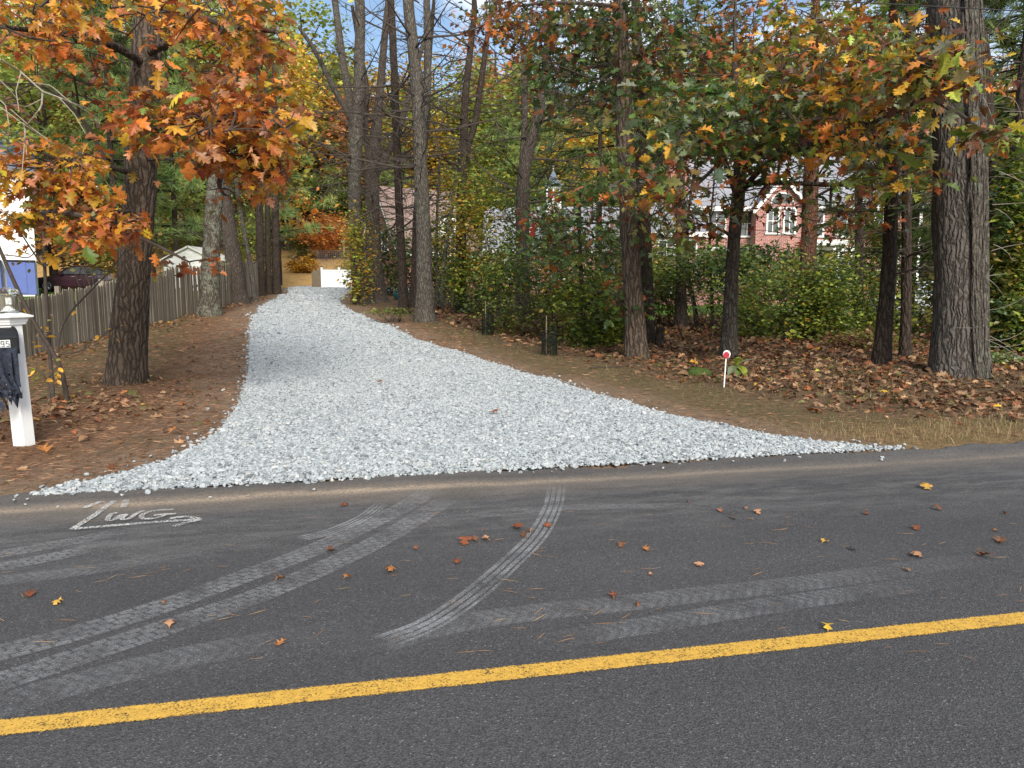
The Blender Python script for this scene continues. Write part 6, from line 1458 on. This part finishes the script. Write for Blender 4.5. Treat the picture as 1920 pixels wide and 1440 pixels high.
# overhead cables
for a, b, rr, lab in (((1400, -70), (2500, 62), .022, 'thick bundled overhead cable crossing the sky corner'), ((1400, -8), (2500, 52), .007, 'thin overhead wire below the thick cable')):
    A_, B_ = at(*a, 9.0), at(*b, 9.8); d = B_ - A_; A_ = A_ - d * 1.2; B_ = B_ + d * .8; t = np.linspace(0, 1, 40)[:, None]; Q = A_ * (1 - t) + B_ * t - np.array([0, 0, 1]) * 4 * t * (1 - t) * .12 + np.array([0, 0, 1]) * .115
    g = Geo(); g.tube(Q, rr, 8)
    if rr > .01: g.tube(Q + [0, 0, .035], .008, 6)
    tag(link('overhead_cable', g.mesh('overhead_cable', M['cable'])), lab, 'cable')

# ------------------------------------------------------------ litter, grass, needles
LITP = [((.30, .185, .105), .24), ((.12, .062, .035), .24), ((.22, .085, .04), .14), ((.22, .13, .075), .22), ((.36, .13, .05), .04), ((.42, .24, .13), .06), (YELLOW, .01), ((.14, .13, .05), .06)]
def scatter(n, fn, bounds):
    x = rng.uniform(bounds[0], bounds[1], n); y = rng.uniform(bounds[2], bounds[3], n); k = rng.random(n) < fn(x, y); return x[k], y[k]
def flat_rot(n, tilt=.45):
    d = rand_dir(n, -.01, .01); d[:, 2] = rng.normal(0, tilt * .6, n); return basis(d, None, rng.normal(0, tilt, n))
def lit_dens(x, y):
    v = roadv(x, y); d = distpoly(x, y, DRIVE)
    r_ = sst(7.1, 8.2, v) * sst(1.6, 3.2, d) * (~inpoly(x, y, DRIVE)); edge_ = np.interp(y, RE[:, 1], RE[:, 0])
    return np.where(x > edge_, r_ * np.clip((13 / np.maximum(y, 8)) ** 1.1, .12, 1), 0) * sst(34, 28, y - .1 * x)
x, y = scatter(60000, lit_dens, (-9, 17, 8, 32)); n = len(x); L = (np.stack([x, y, H(x, y) + .012 + rng.uniform(0, .03, n)], 1), flat_rot(n, .5), .115 * rng.lognormal(0, .25, n) * np.clip(y / 14, 1, 1.7), np.clip(pick(LITP, n) * rng.lognormal(0, .25, (n, 1)), .004, .7))
g = Geo(); add_leaves(g, [T_LITTER[0], T_LITTER[1], T_LITTER[2]], L); tag(link('leaf_litter', g.mesh('leaf_litter', M['leaf_dry'])), 'brown fallen leaves carpeting the ground under the right hand trees', None, None, 'stuff')
def left_dens(x, y):
    d = distpoly(x, y, DRIVE); v = roadv(x, y); f_ = fa[0] + (y - fa[1]) * (fb[0] - fa[0]) / (fb[1] - fa[1])
    base = .02 * sst(6.4, 6.8, v) * (d > .1) * (~inpoly(x, y, DRIVE)) * (x > f_) * (x < np.interp(y, LE[:, 1], LE[:, 0]) )
    near = np.exp(-(((x + 6.2) / 1.3) ** 2 + ((y - 9.6) / 1.6) ** 2)) + .8 * np.exp(-(((x + 5.8) / .7) ** 2 + ((y - 7.3) / .8) ** 2)) + .5 * np.exp(-((x - f_ - .3) / .5) ** 2) * (y > 15) + .5 * np.exp(-((np.hypot(x + 6.75, y - 12.95) - .45) / .25) ** 2)
    return np.clip(base + near * (x > f_) * (x < np.interp(y, LE[:, 1], LE[:, 0]) - .25) * sst(6.5, 7, v), 0, 1)
x, y = scatter(30000, left_dens, (-15, -2, 5.5, 38)); n = len(x); L = (np.stack([x, y, H(x, y) + .012 + rng.uniform(0, .03, n)], 1), flat_rot(n, .5), .11 * rng.lognormal(0, .25, n), np.clip(pick(LITP, n) * rng.lognormal(0, .25, (n, 1)), .004, .7))
g = Geo(); add_leaves(g, T_LITTER, L); tag(link('leaf_litter', g.mesh('leaf_litter', M['leaf_dry'])), 'brown fallen leaves gathered under the left hand trees and fence', None, None, 'stuff')
# pine needles over the bare soil both sides of the drive
NEED = (np.array([[-.5, 0, 0], [.5, -.008, .0], [.5, .008, .0], [0, .02, .06]]), np.array([[0, 1, 3], [0, 3, 2]]))
def need_dens(x, y):
    v = roadv(x, y); d = distpoly(x, y, DRIVE); return sst(6.38, 6.6, v) * (~inpoly(x, y, DRIVE)) * (d > .03) * np.where(x < -1, 1, sst(4.5, 2.0, d) * .3) * np.clip((10 / np.maximum(y, 6)) ** 1.3, .08, 1)
x, y = scatter(110000, need_dens, (-12, 7, 5.5, 26)); n = len(x)
g = Geo(); g.many(*NEED, np.stack([x, y, H(x, y) + .006 + rng.uniform(0, .012, n)], 1), flat_rot(n, .12), .095 * rng.lognormal(0, .25, n) * np.clip(y / 12, 1, 1.4), np.clip(pick([((.25, .135, .074), .45), ((.19, .10, .058), .35), ((.35, .22, .13), .12), ((.10, .06, .04), .08)], n) * rng.lognormal(0, .25, (n, 1)), .004, .6))
tag(link('pine_needles', g.mesh('pine_needles', M['leaf_dry'])), 'rusty pine needles spread over the bare soil beside the drive', None, None, 'stuff')
# grasses: dry straw along the right kerb, thin green tufts by the drive and the oak
BLADE = (np.array([[-.02, 0, 0], [.02, 0, 0], [.012, .12, .55], [-.012, .12, .55], [0, .45, .95]]), np.array([[0, 1, 2], [0, 2, 3], [3, 2, 4]]))
def grass(name, label, n, fn, bounds, h_, pal):
    x, y = scatter(n, fn, bounds); n = len(x); d = rand_dir(n, -.2, .2); d[:, 2] = 0
    g = Geo(); g.many(*BLADE, np.stack([x, y, H(x, y) - .01], 1), basis(d, None, rng.normal(0, .3, n)), h_ * rng.lognormal(0, .35, n), np.clip(pick(pal, n) * rng.lognormal(0, .25, (n, 1)), .004, .7)); tag(link(name, g.mesh(name, M['leaf_dry'])), label, None, None, 'stuff')
grass('dry_grass', 'straw coloured dry grass along the road edge on the right', 60000, lambda x, y: sst(6.42, 6.75, roadv(x, y)) * sst(8.3, 7.2, roadv(x, y)) * sst(2.0, 4.5, x) * (distpoly(x, y, DRIVE) > .25) * (~inpoly(x, y, DRIVE)), (1, 10, 6.5, 11), .06, [((.36, .27, .15), .5), ((.27, .19, .10), .3), ((.20, .18, .07), .2)])
grass('thin_grass', 'thin green and straw grass between the drive and the trees', 90000, lambda x, y: np.where(x > np.interp(y, RE[:, 1], RE[:, 0]), 1, 0) * sst(.9, 1.6, distpoly(x, y, DRIVE)) * sst(4.2, 2.4, distpoly(x, y, DRIVE)) * sst(6.8, 7.4, roadv(x, y)) * (.2 + .8 * (bumps(x * 2.2, y * 2.2) > 0)) * .8, (-7, 8, 8, 27), .075, [((.12, .13, .035), .35), ((.25, .20, .10), .4), ((.07, .10, .028), .25)])
grass('thin_grass', 'short mossy grass between the oak and the fence', 70000, lambda x, y: np.where(x < np.interp(y, LE[:, 1], LE[:, 0]), 1, 0) * (x > fa[0] + (y - fa[1]) * (fb[0] - fa[0]) / (fb[1] - fa[1])) * sst(1.0, 2.4, distpoly(x, y, DRIVE)) * sst(9.5, 11.5, y) * (.15 + .85 * (bumps(x * 2.2 + 3, y * 2.2) > .002)) * np.clip((14 / np.maximum(y, 8)), .2, 1), (-14, -3, 9, 34), .07, [((.11, .105, .035), .45), ((.19, .15, .07), .4), ((.07, .085, .025), .15)])
grass('weed_tufts', 'low green weeds among the leaves in front of the huge trunk', 30000, lambda x, y: sst(.3, .9, np.sin(x * 1.9 + y) * np.sin(y * 1.7 - x * .8) + .35) * sst(7.4, 8.2, roadv(x, y)) * sst(12.6, 11.2, roadv(x, y)) * sst(4, 5.5, x) * .55, (4, 14, 8, 17), .11, [((.12, .14, .05), .4), ((.20, .21, .10), .3), ((.09, .075, .03), .3)])

# ------------------------------------------------------------ single fallen leaves on the road and the stone
FALL = [(57, 1118, 34, 'R'), (108, 1131, 30, 'Y'), (310, 1133, 16, 'O'), (318, 1172, 40, 'T'), (526, 1087, 36, 'B'), (620, 1034, 26, 'B'), (526, 1209, 32, 'O'), (646, 949, 20, 'R'), (780, 1030, 20, 'B'), (733, 1072, 38, 'O'), (652, 1086, 24, 'O'),
    (872, 1019, 34, 'R'), (890, 1014, 26, 'B'), (910, 1013, 26, 'T'), (857, 1056, 26, 'R'), (970, 992, 32, 'R'), (995, 999, 28, 'T'), (1026, 988, 22, 'R'), (985, 1007, 28, 'B'), (1165, 1025, 22, 'B'), (1211, 1032, 24, 'O'), (1220, 1079, 14, 'T'), (1150, 1121, 38, 'R'), (1196, 1135, 20, 'B'),
    (1350, 960, 18, 'B'), (1374, 973, 18, 'K'), (1397, 956, 16, 'T'), (1420, 963, 20, 'T'), (1407, 975, 12, 'Y'), (1547, 1018, 22, 'Y'), (1598, 1032, 22, 'K'), (1310, 1062, 26, 'T'), (1623, 965, 18, 'R'), (1736, 917, 30, 'Y'), (1755, 956, 26, 'R'), (1717, 993, 22, 'R'), (1885, 965, 22, 'B'), (1866, 997, 14, 'O'), (1875, 1017, 38, 'B'), (1718, 1044, 34, 'T'), (1847, 1045, 46, 'B'), (1700, 1071, 22, 'T'), (1551, 1180, 34, 'G'), (1290, 942, 10, 'R')]
LCOL = {'R': ((.24, .075, .03), 'rust red'), 'Y': ((.50, .29, .06), 'yellow'), 'O': ((.42, .17, .05), 'orange'), 'T': ((.42, .22, .12), 'tan'), 'B': ((.22, .095, .045), 'brown'), 'K': ((.07, .055, .05), 'blackish'), 'G': ((.66, .42, .04), 'bright yellow')}
def curled(seed):
    q = np.random.default_rng(seed); V, Fc = leaf_template(OAK if seed % 2 else PIN, q.uniform(.15, .55) * (1 if q.random() < .7 else -.6), q.uniform(-.3, .5)); V = V - [0, .5, 0]; V[:, 0] *= .95; V[:, 2] += .10 * np.sin(V[:, 1] * 7 + seed) + .12 * V[:, 0] * np.sin(V[:, 1] * 5); return V, Fc
SHP = [curled(q) for q in range(8)]
for q, (px, py, wpx, k) in enumerate(FALL):
    p = on0(px, py); sc = wpx * p[1] / FPX * .95; V, Fc = SHP[q % 8]; a = rng.uniform(-.7, .7) + (math.pi / 2) + (math.pi if rng.random() < .5 else 0)
    Rm = basis(np.array([[math.cos(a), math.sin(a) * 1.0, rng.normal(0, .08)]]))[0] @ np.eye(3); W = (V @ Rm.T) * sc
    W[:, 2] -= W[:, 2].min() - .0025; g = Geo(); cc = np.array(LCOL[k][0]) * rng.lognormal(-.15, .2); g.add(W, Fc, cc)
    o = link('fallen_leaf', g.mesh('fallen_leaf', M['leaf_dry']), None, (p[0], p[1], .016 if roadv(p[0], p[1]) < V_SEAM else .03))
    o.location[2] = .002
    if k == 'G': tag(o, 'bright yellow leaf curled on the yellow centre line', 'leaf', None)
    else: 
        spot = 'beside the broad truck tyre tracks' if px < 700 else 'beside the curved ribbed tyre track' if px < 1060 else 'on bare asphalt right of the curved track' if px < 1480 else 'on open asphalt opposite the huge trunk'
        tag(o, 'dry %s oak leaf %s' % (LCOL[k][1], spot), 'leaf', 'fallen leaves ' + spot)
for px, py, wpx, k, lab in ((712, 725, 14, 'R', 'small red leaf lying on the pale gravel'), (930, 783, 20, 'B', 'brown leaf on the gravel towards its right edge'), (737, 650, 12, 'B', 'dark leaf far up the pale gravel'), (226, 763, 34, 'T', 'large tan leaf on the soil at the foot of the furrowed oak'), (270, 763, 16, 'Y', 'small orange yellow leaf on soil near the oak'), (331, 815, 30, 'O', 'orange leaf on pine needles left of the gravel'), (85, 851, 34, 'O', 'star shaped orange leaf at the foot of the mailbox post'), (352, 846, 12, 'Y', 'small yellow leaf at the gravel edge')):
    p = ong(px, py); on_gr = inpoly(np.array([p[0]]), np.array([p[1]]), DRIVE)[0]
    p[2] = (float(drive_z(p[0], p[1], 0)) + .065) if on_gr else Hf(p[0], p[1]) + .012; sc = wpx * p[1] / FPX * 1.15; V, Fc = SHP[(px + py) % 8]
    a = rng.uniform(0, 6.28); W = (V @ basis(np.array([[math.cos(a), math.sin(a), .05]]))[0].T) * sc; W[:, 2] -= W[:, 2].min(); g = Geo(); g.add(W, Fc, LCOL[k][0])
    tag(link('fallen_leaf', g.mesh('fallen_leaf', M['leaf_dry']), None, p), lab, 'leaf')
n = 130; pp = [(rng.uniform(0, 1920), rng.uniform(935, 1240)) for _ in range(n)] + [(250, 1080), (283, 1078), (307, 1072), (350, 1073), (935, 1015), (1003, 1043), (1030, 1047), (955, 1113), (600, 1192), (715, 1130), (1165, 1172), (1060, 1205), (1490, 1062), (1420, 1080), (1700, 1112), (1880, 1120)]; P = np.array([on0(*q) for q in pp]) + [0, 0, .013]; n = len(P)
a = rng.normal(0, .5, n) + RD + math.pi / 2; g = Geo(); NN = (NEED[0] * [1, 1, .1] * [1, 1.6, 1] + np.array([[0, 0, 0]] * 4), NEED[1])
g.many(*NN, P, basis(np.stack([np.cos(a), np.sin(a), np.zeros(n)], 1)), rng.uniform(.04, .13, n), pick([((.42, .24, .12), .5), ((.30, .17, .09), .3), ((.5, .32, .14), .2)], n)); tag(link('pine_needles', g.mesh('pine_needles', M['leaf_dry'])), 'loose tan pine needles scattered on the asphalt', None, None, 'stuff')
for o in bpy.data.objects:
    if 'org' in o: del o['org']
print('objects', len(bpy.data.objects), 'tris', sum(len(m.loops) - 2 * len(m.polygons) for m in bpy.data.meshes))
